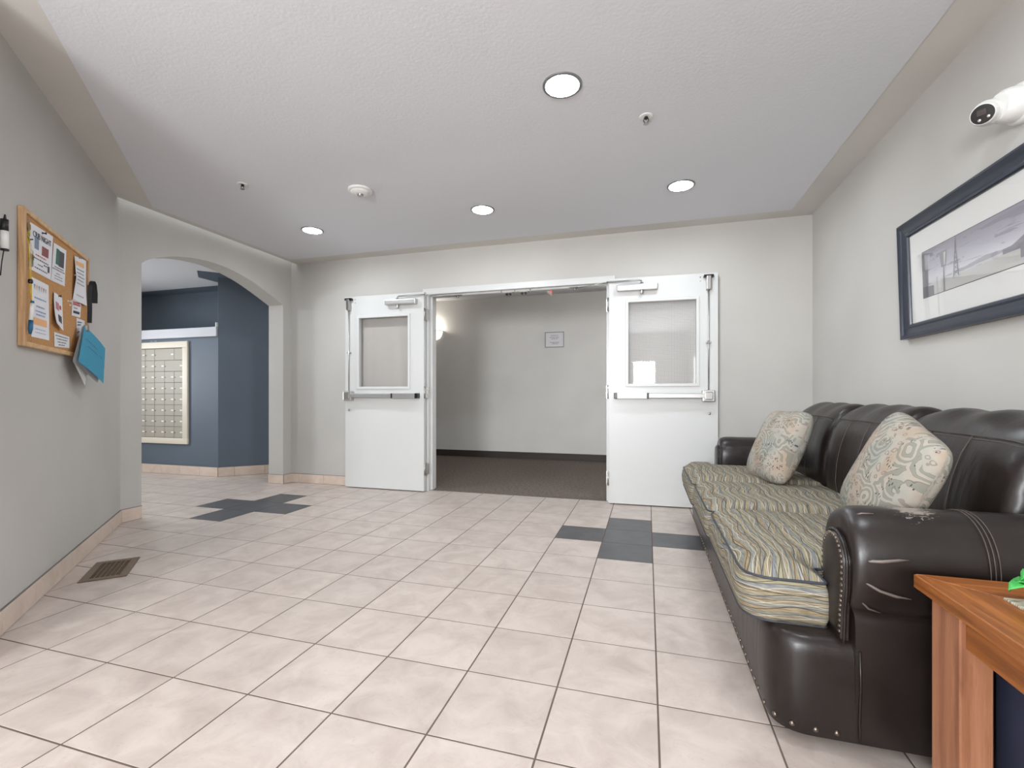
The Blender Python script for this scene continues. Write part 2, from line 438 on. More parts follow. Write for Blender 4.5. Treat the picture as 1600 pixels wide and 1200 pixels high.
# ceiling: slab, textured field, painted border band
lobby = [(XL, YR), (XR, YR), (XR, YB), (-3.97, YB), (-3.97, 2.63), (XL, 1.01)]
ceiling = struct('ceiling', prism([(-8.0, -3.3), (XR+.3, -3.3), (XR+.3, YB+.06), (-3.9, YB+.06), (-3.9, 2.2), (-8.0, 2.2)], CZ+.004, CZ+.12), 'band_paint', org=(0, 0, CZ))
field = [(XL+.2, YR+.2), (XR-.2, YR+.2), (XR-.2, YB-.17), (-3.82, YB-.17), (-3.82, 2.77), (XL+.2, 1.10)]
mk('textured_field', *prism(field, CZ, CZ+.003), 'ceiling', parent=ceiling)
def wall_seg(name, A, B, th, z0, z1, mat, **kw):
    A = Vector((*A, 0)); B = Vector((*B, 0)); d = (B-A).normalized(); n_ = Vector((d.y, -d.x, 0))*th
    return struct(name, prism([(A.x, A.y), (B.x, B.y), (B.x+n_.x, B.y+n_.y), (A.x+n_.x, A.y+n_.y)], z0, z1), mat, **kw)
struct('wall_right', merge(box_vf((XR, YR-.1, -.02), (XR+TH, -2.4, CZ+.01)), box_vf((XR, -1.3, -.02), (XR+TH, YB+.1, CZ+.01)), box_vf((XR, -2.4, -.02), (XR+TH, -1.3, 1.2)), box_vf((XR, -2.4, 1.9), (XR+TH, -1.3, CZ+.01))), 'wall_paint')
wall_seg('wall_left', (XL, 1.01), (-3.985, 2.645), -TH, -.02, CZ+.01, 'wall_paint')
wall_seg('wall_side', (XL, YR-.1), (XL, 1.02), -TH, -.02, CZ+.01, 'wall_paint')
# back wall with the double-door opening
OX0, OX1, OZ = -2.262, -.298, 2.118
struct('wall_back', merge(box_vf((-4.0, YB, -.02), (OX0, YB+TH, CZ+.12)), box_vf((OX1, YB, -.02), (3.2, YB+TH, CZ+.12)), box_vf((OX0, YB, OZ), (OX1, YB+TH, CZ+.12))), 'wall_paint')
# arch wall
ctrl = [(2.79, 2.085), (2.83, 2.118), (2.887, 2.152), (3.02, 2.205), (3.167, 2.243), (3.322, 2.264), (3.489, 2.268), (3.669, 2.250), (3.863, 2.207), (4.03, 2.150), (4.163, 2.098), (4.28, 2.050), (4.325, 2.03)]
arc = []
for i in range(len(ctrl)-1):
    p0 = ctrl[max(i-1, 0)]; p1 = ctrl[i]; p2 = ctrl[i+1]; p3 = ctrl[min(i+2, len(ctrl)-1)]
    for k in range(4):
        u = k/4; arc.append(tuple(.5*((2*p1[q])+(-p0[q]+p2[q])*u+(2*p0[q]-5*p1[q]+4*p2[q]-p3[q])*u*u+(-p0[q]+3*p1[q]-3*p2[q]+p3[q])*u**3) for q in (0, 1)))
arc.append(ctrl[-1])
XA, XB = -3.97, -4.17
V = []; F = []
top = CZ+.1
pf = [(2.2, -.02), (2.79, -.02)]+arc+[(4.325, -.02), (5.6, -.02)]
cols_ = [(y, z) for y, z in pf]
for X in (XA, XB):
    for y, z in cols_: V.append((X, y, z))
    for y, z in cols_: V.append((X, y, top))
n = len(cols_)
for i in range(n-1):
    if cols_[i+1][0]-cols_[i][0] < 1e-6: continue
    F.append((i, i+1, n+i+1, n+i)); F.append((2*n+i+1, 2*n+i, 3*n+i, 3*n+i+1))
for i in range(n-1): F.append((i+1, i, 2*n+i, 2*n+i+1))
F.append((0, n, 3*n, 2*n)); F.append((n-1, 2*n+n-1, 3*n+n-1, n+n-1))
bm = bmesh.new(); vs = [bm.verts.new(v) for v in V]
for f in F:
    try: bm.faces.new([vs[i] for i in f])
    except ValueError: pass
bmesh.ops.remove_doubles(bm, verts=bm.verts, dist=1e-5); bmesh.ops.recalc_face_normals(bm, faces=bm.faces)
from_bm('wall_arch', bm, 'wall_paint', kind='structure', smooth=True, sharp=25)
# rear wall with the entrance windows
wins = [(-1.7, -.6, .95, 1.95), (.04, .60, 1.23, 1.87)]
xs = [XL-.1]; parts = []
prev = XL-.1
for (a, b, z0, z1) in wins:
    parts += [box_vf((prev, YR-.14, -.02), (a, YR, CZ+.01)), box_vf((a, YR-.14, -.02), (b, YR, z0)), box_vf((a, YR-.14, z1), (b, YR, CZ+.01))]; prev = b
parts.append(box_vf((prev, YR-.14, -.02), (XR+.1, YR, CZ+.01)))
struct('wall_rear', merge(*parts), 'wall_paint')
def window(name, lo, hi, ax):
    # ax: wall normal axis index (0 = X, 1 = Y)
    t_ = thing(name, ((lo[0]+hi[0])/2, (lo[1]+hi[1])/2, lo[2]), None, None, kind='structure')
    w_ = .03; (u0, u1) = (lo[1-ax], hi[1-ax]); d0, d1 = lo[ax], hi[ax]
    def bx(ua, ub, za, zb, e=0.0):
        a = [0, 0, za]; b = [0, 0, zb]; a[ax] = d0+e; b[ax] = d1-e; a[1-ax] = ua; b[1-ax] = ub; return box_vf(a, b)
    vf = merge(bx(u0, u0+w_, lo[2], hi[2]), bx(u1-w_, u1, lo[2], hi[2]), bx(u0+w_, u1-w_, lo[2], lo[2]+w_), bx(u0+w_, u1-w_, hi[2]-w_, hi[2]))
    mk('window_frame', *vf, 'white_paint', parent=t_)
    dm = (d0+d1)/2; a = [0, 0, lo[2]+w_]; b = [0, 0, hi[2]-w_]; a[ax] = dm-.003; b[ax] = dm+.003; a[1-ax] = u0+w_; b[1-ax] = u1-w_
    mk('pane', *box_vf(a, b), 'clear_glass', parent=t_)
for k, (a, b, z0, z1) in enumerate(wins): window('window_%d' % (k+1), (a, YR-.10, z0), (b, YR-.03, z1), 1)

window('window_3', (XR+.03, -2.4, 1.2), (XR+.10, -1.3, 1.9), 0)
# mail alcove
AZ = 2.46
ceil_a = struct('ceiling_alcove', prism([(-7.7, 1.9), (XB+.05, 1.9), (XB+.05, 5.62), (-7.7, 5.62)], AZ+.004, AZ+.05), 'ceiling', org=(-6, 3, AZ))
def rot45(p, d, n_): return (p[0]+.7281*d+.6855*n_, p[1]+.6855*d-.7281*n_)
CP = (-5.086, 4.477)
c0 = rot45(CP, -.25, 0)
# blue painted border on the alcove ceiling
mk('painted_border', *prism([rot45(CP, -.185, .25), rot45(CP, 1.1, .25), rot45(CP, 1.3, 0), (-5.02, 4.55), (-5.06, 5.05), (-7.6, 5.05), (-7.6, 4.81), (-5.31, 4.81), (-5.31, 4.40)], AZ, AZ+.003), 'blue_paint', parent=ceil_a)
struct('wall_alcove', merge(box_vf((-7.6, 4.48, -.02), (-6.0+.0, 4.62, 1.84)) if False else box_vf((-7.6, 4.48, -.02), (-5.09, 5.06, 1.83)), box_vf((-7.6, 5.06, -.02), (-5.0, 5.2, AZ+.02)),
    prism([CP, rot45(CP, 1.5, 0), rot45(CP, 1.5, -.12), (-5.04, 5.2), (-5.098, 5.2), (-5.098, 4.485)], -.02, AZ+.02)), 'blue_paint')
wall_seg('wall_alcove_side', (-7.5, 2.0), (-4.1, 2.0), TH, -.02, CZ, 'wall_paint')
aw = (2.70, 3.18, 1.05, 1.65)
struct('wall_alcove_end', merge(box_vf((-7.64, 1.9, -.02), (-7.5, aw[0], CZ)), box_vf((-7.64, aw[1], -.02), (-7.5, 5.3, CZ)), box_vf((-7.64, aw[0], -.02), (-7.5, aw[1], aw[2])), box_vf((-7.64, aw[0], aw[3]), (-7.5, aw[1], CZ))), 'wall_paint')
window('window_4', (-7.60, aw[0], aw[2]), (-7.53, aw[1], aw[3]), 0)
# white ledge over the mailboxes
led = thing('trim_2', (-6.3, 4.48, 1.73), None, None, kind='structure')
box('fascia', (-7.5, 4.455, 1.735), (-5.092, 4.479, 1.852), 'ledge_paint', .003, parent=led)
box('ledge_cap', (-7.5, 4.46, 1.832), (-5.13, 5.055, 1.845), 'white_paint', parent=led)
box('end_upstand', (-5.108, 4.455, 1.852), (-5.092, 4.50, 1.905), 'white_paint', .002, parent=led)

# corridor beyond the doors
floor_c = struct('floor_corridor', box_vf((-4.1, 4.472, -.05), (3.2, 7.13, .002)), 'carpet')
struct('ceiling_corridor', box_vf((-4.1, YB+TH, 2.59), (3.2, 7.2, 2.66)), 'ceiling')
struct('wall_corridor', box_vf((-4.2, 7.13, -.02), (3.2, 7.27, 2.62)), 'corridor_paint')
struct('wall_corridor_left', box_vf((-4.2, YB+.05, -.02), (-4.05, 7.2, 2.62)), 'corridor_paint')
struct('wall_corridor_right', box_vf((3.06, YB+.05, -.02), (3.2, 7.2, 2.62)), 'corridor_paint')
V, F = bev(*box_vf((-4.05, 7.118, 0), (3.06, 7.131, .105)), .004)
struct('baseboard_corridor', (V, F), 'rubber_base')

# tiled baseboards
def baseboard(name, A, B, first, h=.10, n_in=1, step=.331):
    """A->B along the wall, pieces proud of it on the room side (left of A->B when n_in = 1)."""
    A = Vector((*A, 0)); B = Vector((*B, 0)); L = (B-A).length; d = (B-A)/L; nn = Vector((-d.y, d.x, 0))*n_in
    def P(u, v, z): q = A+d*u+nn*v; return (q.x, q.y, z)
    def bx(u0, u1, v0, v1, z0, z1):
        V = [P(u0, v0, z0), P(u1, v0, z0), P(u1, v1, z0), P(u0, v1, z0), P(u0, v0, z1), P(u1, v0, z1), P(u1, v1, z1), P(u0, v1, z1)]
        return V, box_vf((0, 0, 0), (1, 1, 1))[1]
    o = struct(name, bx(0, L, 0, .007, 0, h+.004), 'caulk')
    cuts = [0]; x = first
    while x < L-.02: cuts.append(x); x += step
    cuts.append(L)
    for a, b in zip(cuts[:-1], cuts[1:]):
        V, F = bx(a+.0012, b-.0012, 0, .011, .002, h); V, F = bev(V, F, .0012); mk('tile', V, F, 'tile_base', parent=o)
def Wxy(s, d=0): p = W(s, 0, d); return (p.x, p.y)
baseboard('baseboard_left', Wxy(-.352), Wxy(1.937), .35, n_in=-1)
baseboard('baseboard_arch', (-3.97, 2.635), (-3.97, 2.79), .30, n_in=-1)
baseboard('baseboard_jamb', (-4.17, 4.325), (-3.97+.011, 4.325), .30, n_in=-1)
baseboard('baseboard_pier', (-3.97, 4.325), (-3.97, 4.45), .30, n_in=-1)
baseboard('baseboard_back', (-3.97, YB), (-2.275, YB), .12, n_in=-1)
baseboard('baseboard_back_right', (-.285, YB), (XR, YB), .12, n_in=-1)
baseboard('baseboard_right', (XR, 1.0), (XR, YB), .2, n_in=1)
baseboard('baseboard_alcove', (-7.5, 4.48), (-5.086, 4.48), .185, n_in=-1, step=.323, h=.113)
e_ = rot45(CP, 1.2, 0)
baseboard('baseboard_alcove_angle', CP, e_, .175, n_in=-1, h=.113)

# ------------------------------------------------------------ ceiling fittings
def downlight(x, y, label):
    t_ = thing('recessed_light', (x, y, CZ), label, 'ceiling light', 'recessed round ceiling lights')
    lathe('trim_ring', [(.082, .0), (.082, -.006), (.088, -.008), (.096, -.005), (.097, .0)], (x, y, CZ), (0, 0, 1), 'trim_ring', 40, parent=t_)
    lathe('lens', [(.0, -.005), (.04, -.0045), (.07, -.003), (.0815, .0)], (x, y, CZ), (0, 0, 1), 'lamp_lens', 40, parent=t_)
downlight(-.399, 2.247, 'large bright recessed ceiling light, alone in the middle of the ceiling')
downlight(.234, 3.558, 'recessed ceiling light over the door with the wired glass reflections')
downlight(-1.291, 3.566, 'recessed ceiling light above the middle of the open doorway')
downlight(-2.952, 3.572, 'recessed ceiling light closest to the arch')
for x_, y_, lb in ((.55, 1.30, 'added fill ceiling light above the side table and the sofa arm'), (-.90, -.40, 'added fill ceiling light in the middle of the room behind the photographer'), (-.20, -1.6, 'added fill ceiling light between the two entrance windows'), (-1.50, -1.6, 'added fill ceiling light before the wide entrance window, next to the side wall')):  # out-of-view ceiling lights, added to brighten the angled wall and the near room
    downlight(x_, y_, lb)
AZ_ = 2.46
for x_, y_, lb in ((-5.95, 3.55, 'recessed ceiling light in front of the mailboxes'), (-4.75, 3.2, 'recessed ceiling light just inside the arch')):
    t_ = thing('recessed_light', (x_, y_, AZ_), lb, 'ceiling light', 'recessed round ceiling lights')
    lathe('trim_ring', [(.082, .0), (.082, -.006), (.088, -.008), (.096, -.005), (.097, .0)], (x_, y_, AZ_), (0, 0, 1), 'trim_ring', 40, parent=t_)
    lathe('lens', [(.0, -.005), (.04, -.0045), (.07, -.003), (.0815, .0)], (x_, y_, AZ_), (0, 0, 1), 'alcove_lens', 40, parent=t_)
def sprinkler(x, y, label, pend):
    t_ = thing('sprinkler_head', (x, y, CZ), label, 'sprinkler', 'ceiling sprinkler heads')
    lathe('cover_plate', [(.0, -.002), (.012, -.003), (.030, -.006), (.036, -.003), (.037, 0)], (x, y, CZ), (0, 0, 1), 'white_plastic', 28, parent=t_)
    lathe('nozzle', [(.009, 0), (.010, -.012), (.006, -.016)], (x, y, CZ), (0, 0, 1), 'dark_metal', 14, parent=t_)
    for s in (-1, 1): tube('yoke_arm', [(x+s*.008, y, CZ-.006), (x+s*.014, y, CZ-.020), (x+s*.004, y, CZ-pend)], .0022, 'dark_metal', 6, parent=t_)
    lathe('deflector', [(.003, -pend+.003), (.014, -pend), (.014, -pend-.0015)], (x, y, CZ), (0, 0, 1), 'steel', 14, parent=t_)
sprinkler(-.006, 2.626, 'small sprinkler head in a white plate near the large ceiling light', .040)
sprinkler(-2.791, 2.654, 'small dark sprinkler head between the arch and the round detector', .034)
t_ = thing('heat_detector', (-2.034, 2.972, CZ), 'round white ceiling detector with a small grey centre', 'detector')
lathe('detector_base', [(.087, 0), (.088, -.010), (.080, -.016), (.072, -.016)], (-2.034, 2.972, CZ), (0, 0, 1), 'white_plastic', 40, parent=t_)
lathe('detector_body', [(.072, -.014), (.064, -.024), (.042, -.032), (.030, -.034), (.0, -.034)], (-2.034, 2.972, CZ), (0, 0, 1), 'white_plastic', 40, parent=t_)
lathe('sensor', [(.022, -.033), (.020, -.046), (.0, -.048)], (-2.034, 2.972, CZ), (0, 0, 1), 'steel', 20, parent=t_)

# ------------------------------------------------------------ door frame and doors
fr = thing('trim_1', (-1.28, YB, 0), None, None, kind='structure')
FY0, FY1 = 4.43, 4.61
def lbox(x0, x1, z0, z1, y0=FY0, y1=FY1): return box_vf((x0, y0, z0), (x1, y1, z1))
mk('door_casing', *merge(lbox(-2.272, -2.205, 0, 2.065), lbox(-.355, -.288, 0, 2.065), lbox(-2.272, -.288, 2.065, 2.125)), 'door_paint', parent=fr)
mk('door_stop', *merge(lbox(-2.2055, -2.188, 0, 2.048, 4.485, 4.555), lbox(-.372, -.3545, 0, 2.048, 4.485, 4.555), lbox(-2.2055, -.3545, 2.048, 2.0655, 4.485, 4.555)), 'door_paint', parent=fr)
for xc in (-1.35, -1.19):
    s_ = box('strike_plate', (xc-.045, 4.49, 2.040), (xc+.045, 4.55, 2.048), 'steel', parent=fr)
    for dx in (-.018, .018): box('roller', (xc+dx-.010, 4.485, 2.018), (xc+dx+.010, 4.515, 2.040), 'black_plastic', .003, parent=s_)
for xc in (-1.42, -1.28, -1.12): box('screw', (xc-.004, 4.483, 2.050), (xc+.004, 4.4855, 2.062), 'dark_metal', parent=fr)

def door(name, org, ang, mirror, w, glass, rod, label, wired):
    """Leaf in local coordinates: x from the hinge outwards, y = 0 the visible face, z up."""
    R = Matrix.Rotation(ang, 4, 'Z'); O = Matrix.Translation(Vector(org)); Sx = Matrix.Scale(-1, 4, (1, 0, 0)) if mirror else Matrix.Identity(4)
    T = O @ R @ Sx
    t_ = thing(name, org, label, 'door', kind='structure')
    def mm(nm, VF, mat, **kw):
        V = [T @ Vector(v) for v in VF[0]]; F = [tuple(reversed(f)) for f in VF[1]] if mirror else VF[1]
        return mk(nm, V, F, mat, **{**dict(parent=t_), **kw})
    z0, z1 = .010, 2.078; gx0, gx1, gz0, gz1 = glass; D = .045
    # leaf with an opening
    xs_ = [0, gx0, gx1, w]; zs_ = [z0, gz0, gz1, z1]; V = []; F = []
    for y in (0, D):
        for zz in zs_:
            for xx in xs_: V.append((xx, y, zz))
    def id_(y, i, k): return y*16+k*4+i
    for k in range(3):
        for i in range(3):
            if i == 1 and k == 1: continue
            F.append((id_(0, i, k), id_(0, i+1, k), id_(0, i+1, k+1), id_(0, i, k+1))); F.append((id_(1, i, k), id_(1, i, k+1), id_(1, i+1, k+1), id_(1, i+1, k)))
    for k in range(3): F.append((id_(0, 0, k), id_(0, 0, k+1), id_(1, 0, k+1), id_(1, 0, k))); F.append((id_(0, 3, k), id_(1, 3, k), id_(1, 3, k+1), id_(0, 3, k+1)))
    for i in range(3): F.append((id_(0, i, 0), id_(1, i, 0), id_(1, i+1, 0), id_(0, i+1, 0))); F.append((id_(0, i, 3), id_(0, i+1, 3), id_(1, i+1, 3), id_(1, i, 3)))
    F += [(id_(0, 1, 1), id_(0, 1, 2), id_(1, 1, 2), id_(1, 1, 1)), (id_(0, 2, 1), id_(1, 2, 1), id_(1, 2, 2), id_(0, 2, 2)),
          (id_(0, 1, 1), id_(1, 1, 1), id_(1, 2, 1), id_(0, 2, 1)), (id_(0, 1, 2), id_(0, 2, 2), id_(1, 2, 2), id_(1, 1, 2))]
    leaf = mm('door_leaf', (V, F), 'door_paint')
    # glazing bead
    b_ = .022; bd = []
    for (x0, x1, a, c_) in ((gx0-b_, gx0+.004, gz0-b_, gz1+b_), (gx1-.004, gx1+b_, gz0-b_, gz1+b_), (gx0, gx1, gz0-b_, gz0+.004), (gx0, gx1, gz1-.004, gz1+b_)):
        bd.append(bev(*box_vf((x0, -.011, a), (x1, .012, c_)), .003))
    mm('glazing_bead', merge(*bd), 'door_paint')
    Vp, Fp = box_vf((gx0, .020, gz0), (gx1, .025, gz1)); Vl = Vp
    mm('glass_pane', (Vp, Fp), 'wired_glass' if wired else 'clear_glass', uv=(lambda p_, v, i: (Vl[i][0], Vl[i][2])))
    # exit device
    zb = 1.0
    dv = mm('push_bar', merge(bev(*box_vf((.06, -.062, zb-.022), (w-.06, -.030, zb+.022)), .006)), 'aluminium')
    mm('bar_cover', bev(*box_vf((.075, -.068, zb-.027), (.335, -.002, zb+.027)), .004), 'white_plastic' if wired else 'aluminium', parent=t_)
    mm('bar_end_cap', bev(*box_vf((.045, -.064, zb-.027), (.078, -.002, zb+.027)), .004), 'black_plastic')
    mm('bar_joint', bev(*box_vf((.335, -.066, zb-.026), (.352, -.002, zb+.026)), .002), 'black_plastic')
    mm('bar_rail', box_vf((.35, -.030, zb-.018), (rod-.03, -.001, zb+.018)), 'steel')
    mm('latch_case', bev(*box_vf((rod-.055, -.060, zb-.052), (rod+.048, -.001, zb+.050)), .009, 2), 'aluminium')
    mm('latch_cover', bev(*box_vf((rod-.035, -.074, zb-.034), (rod+.030, -.058, zb+.034)), .006), 'steel')
    mm('vertical_rod', tube_vf([(rod, -.022, zb+.045), (rod, -.022, 1.94)], .0065, 10), 'aluminium', smooth=True)
    mm('rod_guide', merge(bev(*box_vf((rod-.022, -.030, 1.46), (rod+.022, -.001, 1.474)), .003), tube_vf([(rod, -.022, 1.45), (rod, -.022, 1.484)], .010, 10)), 'steel')
    mm('top_latch', bev(*box_vf((rod-.020, -.050, 1.925), (rod+.020, -.001, 2.045)), .006, 2), 'steel')
    mm('top_bolt', merge(box_vf((rod-.038, -.042, 2.044), (rod+.038, -.002, 2.056)), box_vf((rod-.042, -.040, 2.034), (rod-.026, -.004, 2.048)), box_vf((rod+.026, -.040, 2.034), (rod+.042, -.004, 2.048))), 'black_plastic')
    for sz_ in (2.01, 2.045): mm('screw', lathe_vf([(.006, 0), (.005, .002), (.0001, .003)], (rod-.065, 0, sz_), (0, -1, 0), 10), 'steel', smooth=True)
    mm('key_cylinder', lathe_vf([(.012, 0), (.012, .004), (.006, .006), (.0001, .006)], (rod+.01, 0, .845), (0, -1, 0), 18), 'steel', smooth=True)
    # closer
    cx0, cx1 = .07, .43
    cb = mm('closer_body', bev(*box_vf((cx0, -.058, 1.952), (cx1, -.001, 2.008)), .010, 2), 'aluminium')
    px_ = .29
    mm('pinion', lathe_vf([(.013, -.09+.065), (.015, -.02), (.015, .075), (.010, .080), (.0001, .080)], (px_, -.032, 1.945), (0, 0, 1), 16), 'steel', smooth=True, parent=cb)
    mm('closer_arm', tube_vf([(px_, -.032, 2.035), (px_-.02, -.034, 2.045), (px_-.05, -.034, 2.045), (-.02, -.012, 2.048)], .007, 8), 'steel', smooth=True)
    br = (-.33, .115, 2.036)
    mm('closer_link', tube_vf([(-.02, -.012, 2.048), br], .0055, 8), 'steel', smooth=True)
    mm('arm_bracket', merge(bev(*box_vf((br[0]-.05, .085, 2.040), (br[0]+.03, .135, 2.0475)), .002), lathe_vf([(.012, 0), (.012, .022), (.0001, .024)], (br[0], br[1], 2.020), (0, 0, 1), 12)), 'steel', smooth=True)
    for hz in (1.845, 1.035, .235):
        h_ = mm('hinge', tube_vf([(-.009, -.004, hz-.062), (-.009, -.004, hz+.062)], .0075, 10), 'steel', smooth=True)
        mm('hinge_plate', merge(box_vf((-.0025, -.001, hz-.057), (0.0, .040, hz+.057)), box_vf((-.030, .060, hz-.057), (-.012, .064, hz+.057)), box_vf((-.012, .0, hz-.057), (-.010, .062, hz+.057))), 'steel', parent=h_)
    return t_
door('door_1', (-2.222, 4.357, 0), 0.0, True, .948, (.180, .778, 1.094, 1.842), .889, 'open white door with plain glass, folded back beside the arch', False)
door('door_2', (-.338, 4.362, 0), math.radians(1.5), False, .932, (.170, .758, 1.106, 1.856), .852, 'open white door with wired glass, folded back behind the sofa', True)

# ------------------------------------------------------------ corridor things
t_ = thing('wall_sign', (-1.387, 7.13, 1.757), 'small framed paper notice on the corridor wall', 'notice')
mk('sign_frame', *merge(box_vf((-1.536, 7.112, 1.755), (-1.238, 7.129, 1.766)), box_vf((-1.536, 7.112, 1.984), (-1.238, 7.129, 1.995)), box_vf((-1.536, 7.112, 1.766), (-1.526, 7.129, 1.984)), box_vf((-1.248, 7.112, 1.766), (-1.238, 7.129, 1.984))), 'trim_ring', parent=t_)
box('sign_paper', (-1.526, 7.120, 1.766), (-1.248, 7.128, 1.984), 'paper', parent=t_)
vf = []
for zz, a, b in ((1.940, -.06, .055), (1.912, -.075, .075), (1.889, -.05, .055), (1.832, -.07, .07), (1.811, -.045, .06)):
    x = -1.385+a
    while x < -1.385+b:
        l_ = random.uniform(.012, .03); vf.append(box_vf((x, 7.1192, zz-.005), (min(x+l_, -1.385+b), 7.1202, zz+.005))); x += l_+.008
mk('print_lines', *merge(*vf), 'ink_grey', parent=t_, kind='stuff')
def sconce(cx, yw, sg, label):
    t_ = thing('wall_sconce', (cx, yw, 1.93), label, 'wall lamp', 'corridor wall lamps')
    V = []; F = []; ns, nr = 24, 10
    for k in range(nr+1):
        a = PI/2*k/nr; zz = 2.085-.155*math.sin(a); rr = .165*math.cos(a)**.8 if k < nr else .002
        for q in range(ns+1):
            b = PI*q/ns; V.append((cx+rr*math.cos(b), yw+sg*(.002+rr*.62*math.sin(b)), zz))
    for k in range(nr):
        for q in range(ns): i = k*(ns+1)+q; F.append((i, i+1, i+ns+2, i+ns+1))
    mk('sconce_shade', V, F, 'sconce_glow', parent=t_, smooth=True)
    tube('rim', [(cx+.167*math.cos(PI*q/24), yw+sg*(.002+.104*math.sin(PI*q/24)), 2.087) for q in range(25)], .005, 'brass', parent=t_)
    box('wall_plate', (cx-.09, yw+sg*.0005, 1.95), (cx+.09, yw+sg*.012, 2.10), 'white_paint', .003, parent=t_)
sconce(-3.46, 7.13, -1, 'glowing half-bowl wall lamp half hidden by the door frame')
sconce(1.0, YB+TH, 1, 'added unseen half-bowl wall lamp on the corridor side of the wall behind the wired-glass door')  # hidden lamp added to brighten the far corridor wall
l = bpy.data.lights.new('sconce_bulb', 'POINT'); l.energy = 44; l.color = (.97, .98, 1); l.shadow_soft_size = .08
o = bpy.data.objects.new('sconce_bulb', l); C.objects.link(o); o.location = (1.0, 4.74, 2.22)  # bulb of the added hidden lamp
l = bpy.data.lights.new('sconce_bulb', 'POINT'); l.energy = 8; l.color = (1, .93, .82); l.shadow_soft_size = .05
o = bpy.data.objects.new('sconce_bulb', l); C.objects.link(o); o.location = (-3.46, 7.05, 2.13)
l = bpy.data.lights.new('corridor_fill', 'AREA'); l.shape = 'DISK'; l.size = .2; l.energy = 16; l.color = (1, .95, .88)  # unseen fill without a fitting, added to lift the corridor
o = bpy.data.objects.new('corridor_fill', l); C.objects.link(o); o.location = (2.2, 5.9, 2.57)
ex = thing('exit_sign', (-1.17, 5.6, 2.59), 'small red lit sign hanging from the corridor ceiling, seen almost edge-on', 'exit sign')
box('sign_body', (-1.188, 5.43, 2.255), (-1.152, 5.75, 2.425), 'white_plastic', .004, parent=ex)
box('hanger', (-1.176, 5.57, 2.424), (-1.164, 5.61, 2.588), 'white_plastic', parent=ex)
text('lettering', 'EXIT', .17, (-1.1505, 5.59, 2.340), (0, 1, 0), (0, 0, 1), 'exit_red', parent=ex, bold=.004, extrude=.001)
text('lettering', 'EXIT', .17, (-1.1895, 5.59, 2.340), (0, -1, 0), (0, 0, 1), 'exit_red', parent=ex, bold=.004, extrude=.001)

# ------------------------------------------------------------ mailboxes
mb = thing('mailbox_bank', (-6.3, 4.48, .39), 'grey metal mailbox bank with a cream frame set in the blue wall', 'mailboxes')
fx0, fx1, fz0, fz1 = -7.02, -5.556, .388, 1.690; ix0, ix1, iz0, iz1 = -6.94, -5.640, .462, 1.612
Y0 = 4.452; Y1 = 4.479
for (a, b, c_, d_) in ((fx0, fx1, fz0, iz0), (fx0, fx1, iz1, fz1), (fx0, ix0, iz0, iz1), (ix1, fx1, iz0, iz1)):
    mk('mailbox_frame', *bev(*box_vf((a, Y0, c_), (b, Y1, d_)), .005, 2), 'cream_trim', parent=mb, smooth=True, sharp=30)
box('back_panel', (ix0, 4.474, iz0), (ix1, 4.4795, iz1), 'mail_gap', parent=mb)
colx = [-6.94, -6.775, -6.612, -6.449, -6.289, -6.125, -5.954, -5.791, -5.642]
rowz = [1.606, 1.455, 1.312, 1.169, 1.026, .886, .745, .605, .466]
for r in range(8):
    q = 0
    while q < 8:
        span = 2 if (r == 0 and q == 5) or (r == 1 and q == 6) or (r == 4 and q == 2) else 1
        x0, x1 = colx[q]+.002, colx[q+span]-.002; z1_, z0_ = rowz[r]-.002, rowz[r+1]+.002
        dd = mk('mailbox_door', *bev(*box_vf((x0, 4.466, z0_), (x1, 4.475, z1_)), .002), 'mail_metal', parent=mb)
        zc = (z0_+z1_)/2
        if not (r == 0 and q == 7):
            box('name_label', (x1-.050, 4.4652, zc-.008), (x1-.012, 4.4665, zc+.008), 'paper', parent=dd)
            lathe('lock', [(.007, 0), (.006, .003), (.0001, .003)], (x0+.012, 4.466, zc-.006), (0, -1, 0), 'dark_metal', 8, parent=dd)
        q += span
o = thing('number_label', (-6.15, 4.48, 1.70), 'pair of tiny pale number tags above the mailbox frame', 'label')
box('tag', (-6.215, 4.476, 1.699), (-6.17, 4.481, 1.716), 'ink_grey', parent=o); box('tag', (-6.145, 4.476, 1.700), (-6.10, 4.481, 1.717), 'ink_grey', parent=o)

# ------------------------------------------------------------ floor register
P4 = [(-2.914, 1.725), (-3.152, 1.963), (-3.003, 2.099), (-2.772, 1.863)]
vc = Vector((-2.961, 1.913, 0)); vt = thing('floor_register', vc, 'brown metal floor register with a slotted grille beside the angled wall', 'floor vent')
ru = Vector((-S2, S2, 0)); rv = Vector((S2, S2, 0)); HL, HW = .170, .104
def RV(u, v, z): return vc+ru*u+rv*v+Vector((0, 0, z))
def rbox(u0, u1, v0, v1, z0, z1):
    return [RV(u0, v0, z0), RV(u1, v0, z0), RV(u1, v1, z0), RV(u0, v1, z0), RV(u0, v0, z1), RV(u1, v0, z1), RV(u1, v1, z1), RV(u0, v1, z1)], box_vf((0, 0, 0), (1, 1, 1))[1]
il, iw = .132, .066
for (a, b, c_, d_) in ((-HL, HL, -HW, -iw), (-HL, HL, iw, HW), (-HL, -il, -iw, iw), (il, HL, -iw, iw)):
    V, F = rbox(a, b, c_, d_, .0005, .007); 
    V, F = bev(V, F, .0022); mk('frame', V, F, 'vent_brown', parent=vt)
V, F = rbox(-il, il, -iw, iw, .0004, .0012); mk('duct_shade', V, F, 'vent_dark', parent=vt)  # near-black sheet stands for the shade down inside the duct
for k in range(1, 12):
    u = -il+2*il*k/12; V, F = rbox(u-.0020, u+.0020, -iw, iw, .0015, .0062); mk('slat', V, F, 'vent_brown', parent=vt)
